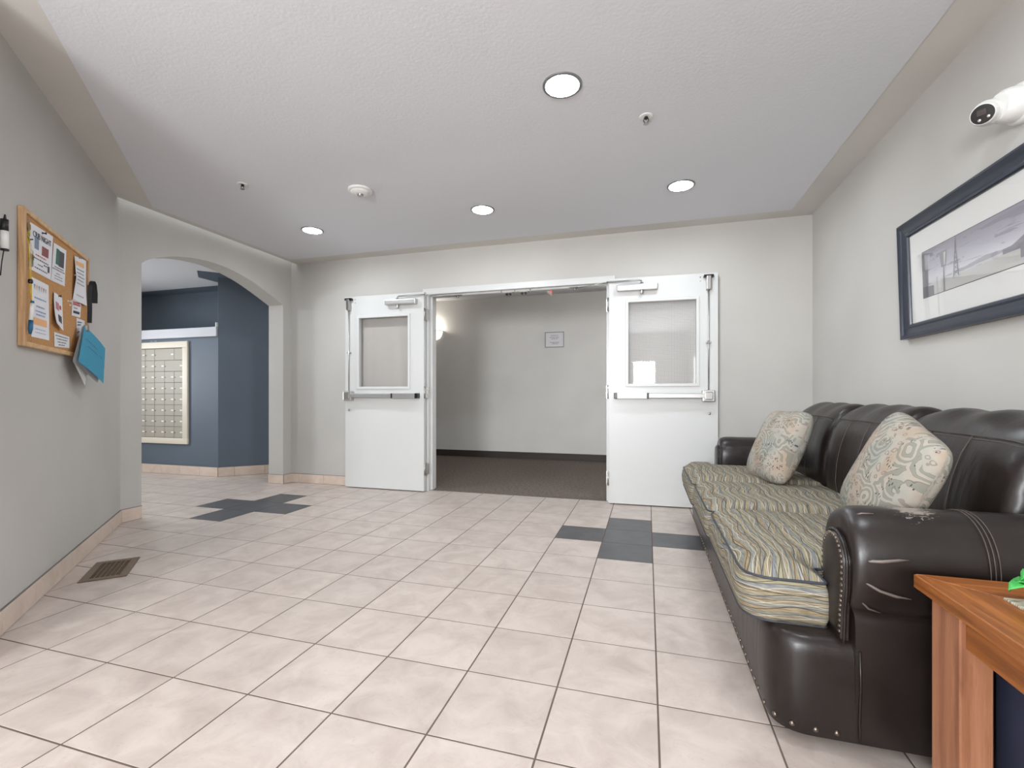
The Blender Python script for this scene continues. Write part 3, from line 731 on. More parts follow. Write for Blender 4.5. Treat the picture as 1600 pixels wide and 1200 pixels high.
for k in range(1, 6):
    v = -iw+2*iw*k/6; V, F = rbox(-il, il, v-.0020, v+.0020, .0015, .0060); mk('crossbar', V, F, 'vent_brown', parent=vt)

# ------------------------------------------------------------ corkboard and what is pinned to it
s0, s1, bz0, bz1 = .160, 1.075, 1.226, 1.856
cb = thing('corkboard', W((s0+s1)/2, bz0), 'oak-framed corkboard covered in papers on the angled wall', 'corkboard')
def wbox(a, b, z0, z1, d0, d1):
    V = [W(a, z0, d0), W(b, z0, d0), W(b, z0, d1), W(a, z0, d1), W(a, z1, d0), W(b, z1, d0), W(b, z1, d1), W(a, z1, d1)]
    return V, box_vf((0, 0, 0), (1, 1, 1))[1]
def wb(name, a, b, z0, z1, d0, d1, mat, bevel=0, **kw):
    V, F = wbox(a, b, z0, z1, d0, d1)
    if bevel: V, F = bev(V, F, bevel)
    return mk(name, V, F, mat, **kw)
fw = .022
wb('cork_panel', s0+.01, s1-.01, bz0+.01, bz1-.01, .002, .016, 'cork', parent=cb)
wb('frame_stile', s0, s0+fw, bz0, bz1, .001, .026, 'oak_x', .002, parent=cb); wb('frame_stile', s1-fw, s1, bz0, bz1, .001, .026, 'oak_x', .002, parent=cb)
wb('frame_rail', s0+fw, s1-fw, bz0, bz0+fw, .001, .026, 'oak_rail', .002, parent=cb); wb('frame_rail', s0+fw, s1-fw, bz1-fw, bz1, .001, .026, 'oak_rail', .002, parent=cb)

def sheet(name, q, mat, d0=.0175, curl=None, n=10, th=.0006, **kw):
    """Quad of (s, z) corners TL, TR, BR, BL; curl(u, v) gives how far it stands off the board."""
    V = []; F = []
    for side in (0, 1):
        for j in range(n+1):
            for i in range(n+1):
                u, v = i/n, j/n
                s_ = (q[0][0]*(1-u)+q[1][0]*u)*(1-v)+(q[3][0]*(1-u)+q[2][0]*u)*v; z_ = (q[0][1]*(1-u)+q[1][1]*u)*(1-v)+(q[3][1]*(1-u)+q[2][1]*u)*v
                V.append(W(s_, z_, d0+(curl(u, v) if curl else 0)+(th if side == 0 else 0)))
    m = (n+1)**2
    for j in range(n):
        for i in range(n):
            a = j*(n+1)+i; F.append((a, a+n+1, a+n+2, a+1)); F.append((m+a, m+a+1, m+a+n+2, m+a+n+1))
    return mk(name, V, F, mat, smooth=True, **kw)
def patch(name, q, u0, u1, v0, v1, mat, parent, curl=None, d0=.0175, n=4):
    def P(u, v):
        return ((q[0][0]*(1-u)+q[1][0]*u)*(1-v)+(q[3][0]*(1-u)+q[2][0]*u)*v, (q[0][1]*(1-u)+q[1][1]*u)*(1-v)+(q[3][1]*(1-u)+q[2][1]*u)*v)
    cu = (lambda a, b: curl(u0+(u1-u0)*a, v0+(v1-v0)*b)) if curl else None
    return sheet(name, [P(u0, v0), P(u1, v0), P(u1, v1), P(u0, v1)], mat, d0+.0010, cu, n, .0004, parent=parent)
def inklines(parent, q, rows, mat, curl=None, d0=.0175, hgt=.012):
    vf = []
    for (v, a, b) in rows:
        u = a
        while u < b-.01:
            l_ = random.uniform(.03, .10); u2 = min(u+l_, b)
            def P(u, v): return ((q[0][0]*(1-u)+q[1][0]*u)*(1-v)+(q[3][0]*(1-u)+q[2][0]*u)*v, (q[0][1]*(1-u)+q[1][1]*u)*(1-v)+(q[3][1]*(1-u)+q[2][1]*u)*v)
            pts = [P(u, v-hgt), P(u2, v-hgt), P(u2, v+hgt), P(u, v+hgt)]
            dd = d0+.0012+(curl((u+u2)/2, v) if curl else 0)
            vf.append(([W(p[0], p[1], dd) for p in pts], [(3, 2, 1, 0)])); u = u2+.022
    mk('print_lines', *merge(*vf), mat, parent=parent, kind='stuff')
def pin(s, z, mat, label, d=.0185):
    o = lathe('push_pin', [(.006, .000), (.003, .003), (.003, .010), (.006, .013), (.006, .015), (.0001, .0155)], W(s, z, d), (S2, S2, 0), mat, 10, label=label, cat='push pin', group='pins on the corkboard')
ed = (-S2, S2, 0); up = (0, 0, 1)
# games poster
q = [(.236, 1.809), (.516, 1.824), (.486, 1.592), (.231, 1.590)]
p = sheet('poster', q, 'paper', label='white CRIB NIGHT poster with two card decks, top of the corkboard', cat='poster')
dx = Vector(W(.5, 1.80))-Vector(W(.24, 1.795))
def wt(parent, body, size, s, z, mat, d=.0192, bold=.0, slope=0.04):
    x = (Vector(ed)+Vector((0, 0, slope))).normalized(); y = Vector((0, 0, 1)); y = (y-x*y.dot(x)).normalized()
    text('lettering', body, size, W(s, z, d), x, y, mat, parent=parent, bold=bold)
wt(p, 'CRIB NIGHT', .040, .378, 1.770, 'ink', bold=.0)
patch('deck_picture', q, .20, .38, .24, .50, 'deck_blue', p); patch('deck_picture', q, .52, .82, .36, .56, 'deck_red', p)
inklines(p, q, [(.62, .25, .72)], 'ink_red'); inklines(p, q, [(.70, .16, .86), (.90, .22, .80)], 'ink'); inklines(p, q, [(.76, .62, .90)], 'ink_black'); inklines(p, q, [(.81, .36, .60)], 'ink')
for (u, v) in ((.10, .80), (.86, .80)):
    patch('token_picture', q, u-.045, u+.045, v-.07, v+.07, 'photo_dark', p)
# flyer with photo
q = [(.526, 1.796), (.706, 1.804), (.680, 1.600), (.490, 1.592)]
p = sheet('flyer', q, 'paper', label='pale flyer with a dark photo, next to the CRIB NIGHT poster', cat='flyer')
patch('photo', q, .22, .44, .10, .52, 'photo_green', p); patch('photo', q, .44, .84, .12, .54, 'photo_dark', p)
inklines(p, q, [(.60, .16, .86), (.66, .02, .95)], 'ink_black'); inklines(p, q, [(.76, .3, .6), (.83, .2, .8), (.90, .2, .8)], 'ink_grey')
# curling list
q = [(.826, 1.808), (1.036, 1.832), (1.010, 1.550), (.800, 1.552)]
cu = lambda u, v: .012*(1-abs(2*v-1))*(1-u)+.010*v*v*u+.002
p = sheet('notice', q, 'paper', curl=cu, label='tall white notice with an orange heading, curling off the corkboard', cat='notice')
patch('heading', q, .08, .80, .10, .20, 'ink_orange', p, cu); inklines(p, q, [(.28, .1, .8), (.36, .1, .75), (.44, .1, .8), (.52, .1, .7), (.60, .1, .8), (.86, .2, .75)], 'ink_grey', cu)
q = [(.798, 1.551), (.955, 1.560), (.936, 1.466), (.790, 1.458)]
p = sheet('card', q, 'paper', d0=.017, label='small card with red lettering and a blue band under the tall notice', cat='card')
inklines(p, q, [(.14, .08, .85), (.26, .08, .9)], 'ink_red', hgt=.045); patch('blue_band', q, .15, .85, .66, .82, 'ink', p); inklines(p, q, [(.48, .2, .6)], 'ink_grey', hgt=.03)
# bunting flyer
q = [(.255, 1.558), (.458, 1.559), (.466, 1.281), (.252, 1.277)]
p = sheet('flyer', q, 'paper', label='tall white flyer with pale bunting and an orange block, low on the corkboard', cat='flyer')
for k in range(6):
    u = .16+k*.13; m_ = ('ink_blue', 'ink_orange')[k % 2]
    def P(u, v): return ((q[0][0]*(1-u)+q[1][0]*u)*(1-v)+(q[3][0]*(1-u)+q[2][0]*u)*v, (q[0][1]*(1-u)+q[1][1]*u)*(1-v)+(q[3][1]*(1-u)+q[2][1]*u)*v)
    a_, b_, c_ = P(u-.04, .10), P(u+.04, .10), P(u, .19)
    mk('bunting_flag', [W(a_[0], a_[1], .0190), W(b_[0], b_[1], .0190), W(c_[0], c_[1], .0190)], [(0, 2, 1)], m_, parent=p)
inklines(p, q, [(.32, .15, .85), (.46, .25, .75), (.54, .2, .8), (.60, .25, .75)], 'ink_blue')
patch('orange_block', q, .12, .86, .66, .78, 'ink_orange', p); inklines(p, q, [(.85, .2, .8), (.91, .2, .8)], 'ink_blue', hgt=.006)
# curled pink sheet
q = [(.515, 1.538), (.628, 1.528), (.616, 1.350), (.494, 1.376)]
cu = lambda u, v: .004+.016*v*v*(1-u)+.008*u*v
p = sheet('leaflet', q, 'paper', curl=cu, label='small curled leaflet with two little photos below the dark-photo flyer', cat='leaflet')
patch('photo', q, .18, .55, .26, .50, 'photo_pink', p, cu); patch('photo', q, .40, .82, .62, .84, 'photo_dark', p, cu); patch('red_dot', q, .62, .80, .30, .42, 'ink_red', p, cu)
q = [(.530, 1.333), (.752, 1.331), (.752, 1.268), (.534, 1.257)]
p = sheet('note', q, 'paper', label='small handwritten note low on the corkboard', cat='note')
for k, v in enumerate((.2, .42, .64, .84)): inklines(p, q, [(v, .08+.06*k, .92-.08*k)], 'ink', hgt=.035)
q = [(.871, 1.456), (1.020, 1.459), (1.012, 1.386), (.868, 1.340)]
p = sheet('ticket', q, 'paper', d0=.0172, label='small printed ticket partly covered by the blue card', cat='ticket')
inklines(p, q, [(.2, .1, .6), (.35, .1, .5)], 'ink', hgt=.03); inklines(p, q, [(.75, .05, .35)], 'ink_red', hgt=.04)
pin(.378, 1.800, 'black_plastic', 'black pin at the top of the CRIB NIGHT poster')
pin(.575, 1.528, 'black_plastic', 'black pin holding the curled leaflet')
pin(.905, 1.815, 'deck_blue', 'bluish pin at the top of the tall notice')
pin(.845, 1.700, 'white_plastic', 'white pin in bare cork between flyer and tall notice', .0165)
pin(.735, 1.530, 'white_plastic', 'upper of two white pins in bare cork beside the small card', .0165); pin(.765, 1.512, 'white_plastic', 'lower of two white pins in bare cork beside the small card', .0165)
# lanyard of the board's pen
ln = thing('pen_on_cord', W(.19, 1.28, .02), 'blue and white pen hanging on a yellow cord at the corkboard edge', 'pen')
tube('cord', [W(.196, 1.748, .020), W(.190, 1.68, .030), W(.194, 1.60, .032), W(.192, 1.50, .034), W(.198, 1.432, .036)], .0014, 'yellow_cord', 6, parent=ln)
tube('cord', [W(.200, 1.748, .020), W(.212, 1.70, .030), W(.205, 1.60, .032), W(.204, 1.50, .034), W(.200, 1.432, .036)], .0014, 'yellow_cord', 6, parent=ln)
lathe('cord_lock', [(.006, 0), (.009, .004), (.009, .016), (.006, .02)], W(.196, 1.535, .033), (0, 0, -1), 'black_plastic', 12, parent=ln)
tube('pen_barrel', [W(.199, 1.428, .038), W(.194, 1.400, .038), W(.186, 1.345, .038)], [.006, .0078, .0078], 'white_plastic', 12, parent=ln)
tube('pen_cap', [W(.186, 1.345, .038), W(.180, 1.305, .038), W(.176, 1.282, .038)], [.0085, .0088, .005], 'pen_blue', 12, parent=ln)
tube('pen_top', [W(.200, 1.436, .038), W(.199, 1.426, .038)], [.0066, .0075], 'pen_blue', 12, parent=ln)
pin(.198, 1.750, 'yellow_cord', 'yellow pin above the hanging pen', .0165)
# keys
def key_set(s, z, label):
    k = thing('key_ring', W(s, z, .018), label, 'keys', 'keys hanging on the corkboard')
    tube('ring', [W(s+.011*math.cos(a*PI/8), z-.011+.011*math.sin(a*PI/8), .021) for a in range(16)], .0012, 'steel', 5, closed=True, parent=k)
    for (ds, l_) in ((-.006, .060), (.007, .052)):
        kk = wb('key', s+ds-.009, s+ds+.009, z-.045, z-.020, .0195+abs(ds)*.2, .0215+abs(ds)*.2, 'brass', .001, parent=k)
        wb('key_blade', s+ds-.0035, s+ds+.0035, z-.045-l_*.6, z-.045, .0197+abs(ds)*.2, .0212+abs(ds)*.2, 'steel', parent=kk)
key_set(.218, 1.815, 'bunch of keys at the top corner of the corkboard'); key_set(.252, 1.682, 'brass keys hanging halfway down beside the CRIB NIGHT poster')
tube('lanyard_strap', [W(.206, 1.735, .02), W(.216, 1.72, .024), W(.235, 1.728, .028)], .0035, 'dark_metal', 6, label='short dark strap across the corkboard edge under the top keys', cat='strap')
# black lanyard with the blue card
def ribbon(name, pts, wv, th, mat, **kw):
    V = []; F = []; n = len(pts)
    for p_ in pts:
        p_ = Vector(p_); wv_ = Vector(wv); 
        nn = Vector((S2, S2, 0))*th
        V += [p_-wv_, p_+wv_, p_+wv_+nn, p_-wv_+nn]
    for i in range(n-1):
        for k in range(4): F.append((i*4+k, i*4+(k+1) % 4, i*4+4+(k+1) % 4, i*4+4+k))
    F += [(3, 2, 1, 0), (4*n-4, 4*n-3, 4*n-2, 4*n-1)]
    return mk(name, V, F, mat, smooth=True, sharp=40, **kw)
ly = thing('lanyard', W(1.05, 1.44, .03), 'black folded strap looped over the corkboard corner', 'strap')
ws = Vector((.52*.010, .86*.010, 0))
ribbon('strap_loop', [W(1.025, 1.60, .040), W(1.028, 1.66, .040), W(1.034, 1.70, .044), W(1.046, 1.712, .048), W(1.060, 1.695, .052), W(1.072, 1.64, .054), W(1.076, 1.58, .052)], ws, .002, 'black_strap', parent=ly)
ribbon('strap_loop', [W(1.020, 1.68, .040), W(1.018, 1.60, .040), W(1.010, 1.52, .042), W(.992, 1.445, .045)], ws, .002, 'black_strap', parent=ly)
ribbon('strap_tail', [W(1.040, 1.70, .046), W(1.048, 1.65, .047), W(1.050, 1.60, .047), W(1.046, 1.575, .046)], ws, .002, 'black_strap', parent=ly)
tube('clip_ring', [W(.985+.014*math.cos(a*PI/8), 1.432+.012*math.sin(a*PI/8), .040) for a in range(16)], .0016, 'steel', 6, closed=True, parent=ly)
bc = thing('hanging_card', W(.95, 1.07, .05), 'bright blue handwritten card hanging by a clip from the corkboard corner', 'card')
def bq(q, name, mat, dl, **kw):
    V = []; F = []; n = 8
    for side in (0, 1):
        for j in range(n+1):
            for i in range(n+1):
                u, v = i/n, j/n
                a = [q[0][k]*(1-u)*(1-v)+q[1][k]*u*(1-v)+q[2][k]*u*v+q[3][k]*(1-u)*v for k in range(3)]
                V.append(W(a[0], a[1], a[2]+dl(u, v)+(.0008 if side == 0 else 0)))
    m = (n+1)**2
    for j in range(n):
        for i in range(n): a = j*(n+1)+i; F.append((a, a+n+1, a+n+2, a+1)); F.append((m+a, m+a+1, m+a+n+2, m+a+n+1))
    return mk(name, V, F, mat, smooth=True, parent=bc, **kw)
# corners top, side, bottom, near (s, z, stand-off)
Q = [(.868, 1.418, .055), (1.225, 1.308, .075), (1.085, 1.073, .085), (.690, 1.192, .062)]
Q = [(.878, 1.414, .050), (1.215, 1.310, .070), (1.075, 1.078, .092), (.700, 1.192, .068)]
bq(Q, 'blue_sheet', 'card_blue', lambda u, v: .006*math.sin(PI*u))
bq([(.878, 1.414, .046), (1.205, 1.300, .060), (1.06, 1.075, .068), (.712, 1.196, .050)], 'white_sheet', 'paper', lambda u, v: 0)
bq([(.872, 1.410, .042), (1.10, 1.30, .040), (.885, 1.062, .050), (.700, 1.196, .046)], 'grey_sheet', 'paper_back', lambda u, v: 0)
vf = []
for v, a, b in ((.30, .12, .55), (.44, .22, .60), (.40, .70, .82)):
    u = a
    while u < b:
        l_ = random.uniform(.02, .05)
        def PQ(u, v):
            q_ = [Q[0][k]*(1-u)*(1-v)+Q[1][k]*u*(1-v)+Q[2][k]*u*v+Q[3][k]*(1-u)*v for k in range(3)]; return W(q_[0], q_[1], q_[2]+.006*math.sin(PI*u)+.0016)
        vf.append(([PQ(u, v-.008), PQ(u+l_, v-.008), PQ(u+l_, v+.008), PQ(u, v+.008)], [(3, 2, 1, 0)])); u += l_+.015
mk('handwriting', *merge(*vf), 'ink', parent=bc, kind='stuff')
wb('bulldog_clip', .885, .915, 1.385, 1.42, .045, .062, 'steel', .003, parent=bc)
# marker hanging on a cord just before the frame's edge
mkp = thing('hanging_marker', W(.0, 1.58, .02), 'black and white marker hanging on a dark cord at the frame edge', 'pen')
tube('marker_tip', [W(-.004, 1.760, .018), W(-.006, 1.735, .018)], [.003, .006], 'dark_metal', 10, parent=mkp)
tube('marker_cap', [W(-.008, 1.738, .018), W(-.010, 1.690, .018)], .013, 'black_plastic', 14, parent=mkp)
tube('marker_body', [W(-.008, 1.690, .018), W(-.006, 1.615, .018)], .013, 'white_plastic', 14, parent=mkp)
tube('marker_end', [W(-.006, 1.615, .018), W(-.006, 1.608, .018)], .0135, 'black_plastic', 14, parent=mkp)
tube('cord', [W(-.008, 1.610, .016), W(-.014, 1.56, .012), W(-.020, 1.50, .010)], .002, 'black_strap', 6, parent=mkp)

# ------------------------------------------------------------ framed picture
PY0, PY1 = 1.62, 2.962; PZ0, PZ1 = 1.298, 1.897; lean = .018
pc = thing('framed_picture', (XR, (PY0+PY1)/2, PZ0), 'large panoramic sky print in a dark navy frame with a wide white mat', 'picture')
def PX(off, y, z):                           # off = distance of the point in front of the frame's back plane
    k = (z-PZ0)/(PZ1-PZ0); return Vector((XR-.004-off-lean*k, y, z))
prof = [(0, 0), (0, .032), (.010, .034), (.020, .026), (.036, .022), (.052, .018), (.060, .022), (.070, .020), (.076, .010), (.076, .004)]
for nm, (c0_, c1_) in {'a': 0, 'b': 1, 'c': 2, 'd': 3}.items() if False else []: pass
cor = [(PY0, PZ0), (PY1, PZ0), (PY1, PZ1), (PY0, PZ1)]; inn = [(1, 1), (-1, 1), (-1, -1), (1, -1)]
for k in range(4):
    a, b = k, (k+1) % 4; V = []; F = []; n = len(prof)
    for q_, (cy_, cz_) in ((a, cor[a]), (b, cor[b])):
        for (w_, d_) in prof: V.append(PX(d_, cy_+inn[q_][0]*w_, cz_+inn[q_][1]*w_))
    for i in range(n-1): F.append((i, i+1, n+i+1, n+i))
    F += [tuple(range(n)), tuple(reversed(range(n, 2*n)))]
    bm = bmesh.new(); vs = [bm.verts.new(v) for v in V]
    for f in F: bm.faces.new([vs[i] for i in f])
    bmesh.ops.recalc_face_normals(bm, faces=bm.faces)
    from_bm('frame_moulding', bm, 'navy_frame', parent=pc, smooth=True, sharp=35)
def pquad(name, y0, y1, z0, z1, off, mat, th=.002, **kw):
    V = [PX(off-th, y0, z0), PX(off-th, y1, z0), PX(off-th, y1, z1), PX(off-th, y0, z1), PX(off, y0, z0), PX(off, y1, z0), PX(off, y1, z1), PX(off, y0, z1)]
    return mk(name, V, [(0, 1, 2, 3), (7, 6, 5, 4), (0, 4, 5, 1), (1, 5, 6, 2), (2, 6, 7, 3), (3, 7, 4, 0)], mat, parent=pc, **kw)
IY0, IY1, IZ0, IZ1 = 1.80, 2.780, 1.484, 1.708
pquad('mat_board', PY0+.07, PY1-.07, PZ0+.07, PZ1-.07, .008, 'mat_board')
pquad('mat_bevel', IY0-.003, IY1+.003, IZ0-.003, IZ1+.003, .0085, 'mat_bevel')
pquad('art_print', IY0, IY1, IZ0, IZ1, .0092, 'print_sky', uv=lambda p_, v, i: ((v.y-IY0)/(IY1-IY0), (v.z-IZ0)/(IZ1-IZ0)))
def ppoly(name, pts, mat, off=.0098):
    # pts as fractions (u from the far end towards the near end, v up)
    V = [PX(off, IY1-(IY1-IY0)*u, IZ0+(IZ1-IZ0)*v) for u, v in pts]; mk(name, V, [tuple(range(len(V)))], mat, parent=pc)
ppoly('hill', [(0, 0), (1, 0), (1, .20), (.55, .26), (.3, .22), (.12, .26), (0, .24)], 'print_light')
ppoly('building', [(0, 0), (.050, 0), (.050, .92), (.0, .95)], 'print_grey', .0101)
ppoly('building_base', [(0, 0), (.094, 0), (.094, .20), (0, .24)], 'print_dark', .0104)
ppoly('reflected_post', [(.168, 0), (.182, 0), (.179, .5), (.171, .5)], 'print_grey', .0106)  # reflection of something in the room, drawn flat onto the print
ppoly('reflected_lantern', [(.158, .5), (.190, .5), (.200, .83), (.128, .83), (.120, .76), (.132, .74), (.146, .79)], 'print_grey', .0107)
ppoly('reflected_lantern_pane', [(.178, .53), (.187, .53), (.195, .79), (.178, .79)], 'print_light', .0109)
vf = []
def seg2(u0, v0, u1, v1, w_):
    a = Vector((u0*4.4, v0)); b = Vector((u1*4.4, v1)); d = (b-a).normalized(); n_ = Vector((-d.y, d.x))*w_
    P_ = [a-n_, b-n_, b+n_, a+n_]
    return [PX(.0108, IY1-(IY1-IY0)*p_.x/4.4, IZ0+(IZ1-IZ0)*p_.y) for p_ in P_], [(0, 1, 2, 3)]
vf += [seg2(.245, .2, .263, .84, .010), seg2(.283, .2, .265, .84, .010), seg2(.264, .84, .264, .97, .016)]
for k in range(6):
    v = .24+k*.1; hw = .018*(1-(v-.2)/.7); vf.append(seg2(.264-hw, v, .264+hw, v+.09, .006)); vf.append(seg2(.264+hw, v, .264-hw, v+.09, .006))
mk('tower', *merge(*vf), 'print_grey', parent=pc)
ppoly('platform', [(.55, .26), (.86, .26), (.86, .34), (.80, .44), (.74, .50), (.66, .46), (.60, .36), (.55, .35)], 'print_grey', .0103)
ppoly('platform_support', [(.64, .10), (.70, .10), (.70, .26), (.64, .26)], 'print_grey', .0104)
pquad('picture_glass', PY0+.072, PY1-.072, PZ0+.072, PZ1-.072, .0135, 'picture_glass', th=.0012)

# ------------------------------------------------------------ security camera
sc = thing('security_camera', (XR, 2.165, 2.075), 'white dome security camera on the wall above the picture', 'security camera')
bcn = Vector((XR, 2.165, 2.078))
lathe('mount', [(.072, 0), (.073, .018), (.068, .028), (.062, .032), (.061, .056), (.057, .074), (.048, .086)], bcn, (-1, -.10, -.08), 'white_plastic', 40, parent=sc)
fd = Vector((-.62, -.68, -.36)).normalized(); bl = Vector((1.226, 2.172, 2.062))
prof = []
for k in range(13):
    a = PI*k/15; prof.append((.046*math.sin(a), -.046*math.cos(a)))
prof[12] = (.040, .026); prof += [(.0375, .050), (.0345, .055)]
lathe('camera_ball', [p_ for p_ in prof if True], bl, fd, 'white_plastic', 36, parent=sc)
fc = bl+fd*.0545
lathe('face_plate', [(.0335, -.003), (.033, .0015), (.0001, .003)], fc, fd, 'black_plastic', 32, parent=sc)
R3 = frame_from(fd); 
V, F = bev(*box_vf((-.016, -.004, .002), (.012, .018, .0045)), .001); mk('lens_window', [fc+R3 @ Vector(v) for v in V], F, 'lens_dark', parent=sc)
for (a, b) in ((-.010, -.018), (.015, -.013)): lathe('led', [(.005, .001), (.0045, .0035), (.0001, .0045)], fc+R3 @ Vector((a, b, 0)), fd, 'aluminium', 14, parent=sc)

# ------------------------------------------------------------ sofa
YC = 2.7375
def rounded(pts, rad, n=8):
    out = []; m = len(pts)
    for i in range(m):
        p0 = Vector(pts[i-1]); p1 = Vector(pts[i]); p2 = Vector(pts[(i+1) % m]); r = rad[i]
        a = (p0-p1).normalized(); b = (p2-p1).normalized(); q0 = p1+a*r; q1 = p1+b*r
        for k in range(n+1):
            u = k/n; out.append(((1-u)**2*q0+2*u*(1-u)*p1+u*u*q1)[:2])
    # even out long edges
    res = []
    for i, p in enumerate(out):
        q = out[(i+1) % len(out)]; L = math.hypot(q[0]-p[0], q[1]-p[1]); k = max(1, int(L/.05))
        for j in range(k): res.append((p[0]+(q[0]-p[0])*j/k, p[1]+(q[1]-p[1])*j/k))
    return res
def normals2(poly):
    n = len(poly); N = []
    A = sum(poly[i][0]*poly[(i+1) % n][1]-poly[(i+1) % n][0]*poly[i][1] for i in range(n))
    sg = 1 if A > 0 else -1
    for i in range(n):
        a = Vector(poly[i-1]); b = Vector(poly[(i+1) % n]); d = (b-a).normalized(); N.append(Vector((d.y, -d.x))*sg)
    return N
def ringstack(poly, rings):
    """rings = (offset outwards, z); returns verts/faces with bottom and top n-gons."""
    N = normals2(poly); n = len(poly); V = []; F = []
    for off, z in rings:
        for p, nn in zip(poly, N): V.append((p[0]+nn.x*off, p[1]+nn.y*off, z(p) if callable(z) else z))
    for i in range(len(rings)-1):
        for k in range(n): F.append((i*n+k, i*n+(k+1) % n, (i+1)*n+(k+1) % n, (i+1)*n+k))
    F.append(tuple(reversed(range(n)))); F.append(tuple(range((len(rings)-1)*n, len(rings)*n)))
    bm = bmesh.new(); vs = [bm.verts.new(v) for v in V]
    for f in F:
        bm.faces.new([vs[i] for i in f])
    bmesh.ops.recalc_face_normals(bm, faces=bm.faces)
    bm.verts.index_update(); V = [v.co.copy() for v in bm.verts]; F = [[v.index for v in f.verts] for f in bm.faces]; bm.free()
    return V, F
sofa = thing('sofa', (.83, YC, 0), 'dark brown leather three-seat sofa with striped fabric seat cushions', 'sofa')
plan = rounded([(1.30, 1.492), (.345, 1.492), (.345, 3.983), (1.30, 3.983)], [.02, .11, .11, .02], 10)
V, F = ringstack(plan, [(-.03, .034), (-.004, .038), (.002, .06), (.006, .16), (.003, .26), (-.002, .290), (-.012, .308), (-.03, .316)])
base = mk('base', V, F, 'leather', parent=sofa, smooth=True, sharp=60)
# nail heads along the lower edge of the base
def nail_mesh(r):
    V, F = lathe_vf([(r, 0), (r*.8, r*.45), (r*.4, r*.72), (1e-4, r*.8)], (0, 0, 0), (0, 0, 1), 8)
    me = bpy.data.meshes.new('nail'); me.from_pydata(V, [], F); me.materials.append(M['nail_head']); me.polygons.foreach_set('use_smooth', [True]*len(me.polygons)); return me
big_nail = nail_mesh(.0085); small_nail = nail_mesh(.0062)
def put_nail(me, p, axis, parent):
    o = bpy.data.objects.new('nail', me); C.objects.link(o); o.parent = parent
    m_ = frame_from(axis).to_4x4(); m_.translation = Vector(p)-ORG[parent.name]; o.matrix_local = m_
NN = normals2(plan); acc = 0; last = None
for i, p in enumerate(plan):
    if last is not None: acc += math.hypot(p[0]-last[0], p[1]-last[1])
    last = p
    if p[0] > .545: continue
    if acc >= .042: put_nail(big_nail, (p[0]+NN[i].x*.001, p[1]+NN[i].y*.001, .062), (NN[i].x, NN[i].y, -.1), base); acc = 0
for yy in (1.62, 3.86):
    for xx in (.46, 1.2): lathe('foot', [(.028, 0), (.034, .012), (.03, .036)], (xx, yy, 0), (0, 0, 1), 'black_plastic', 16, parent=sofa)
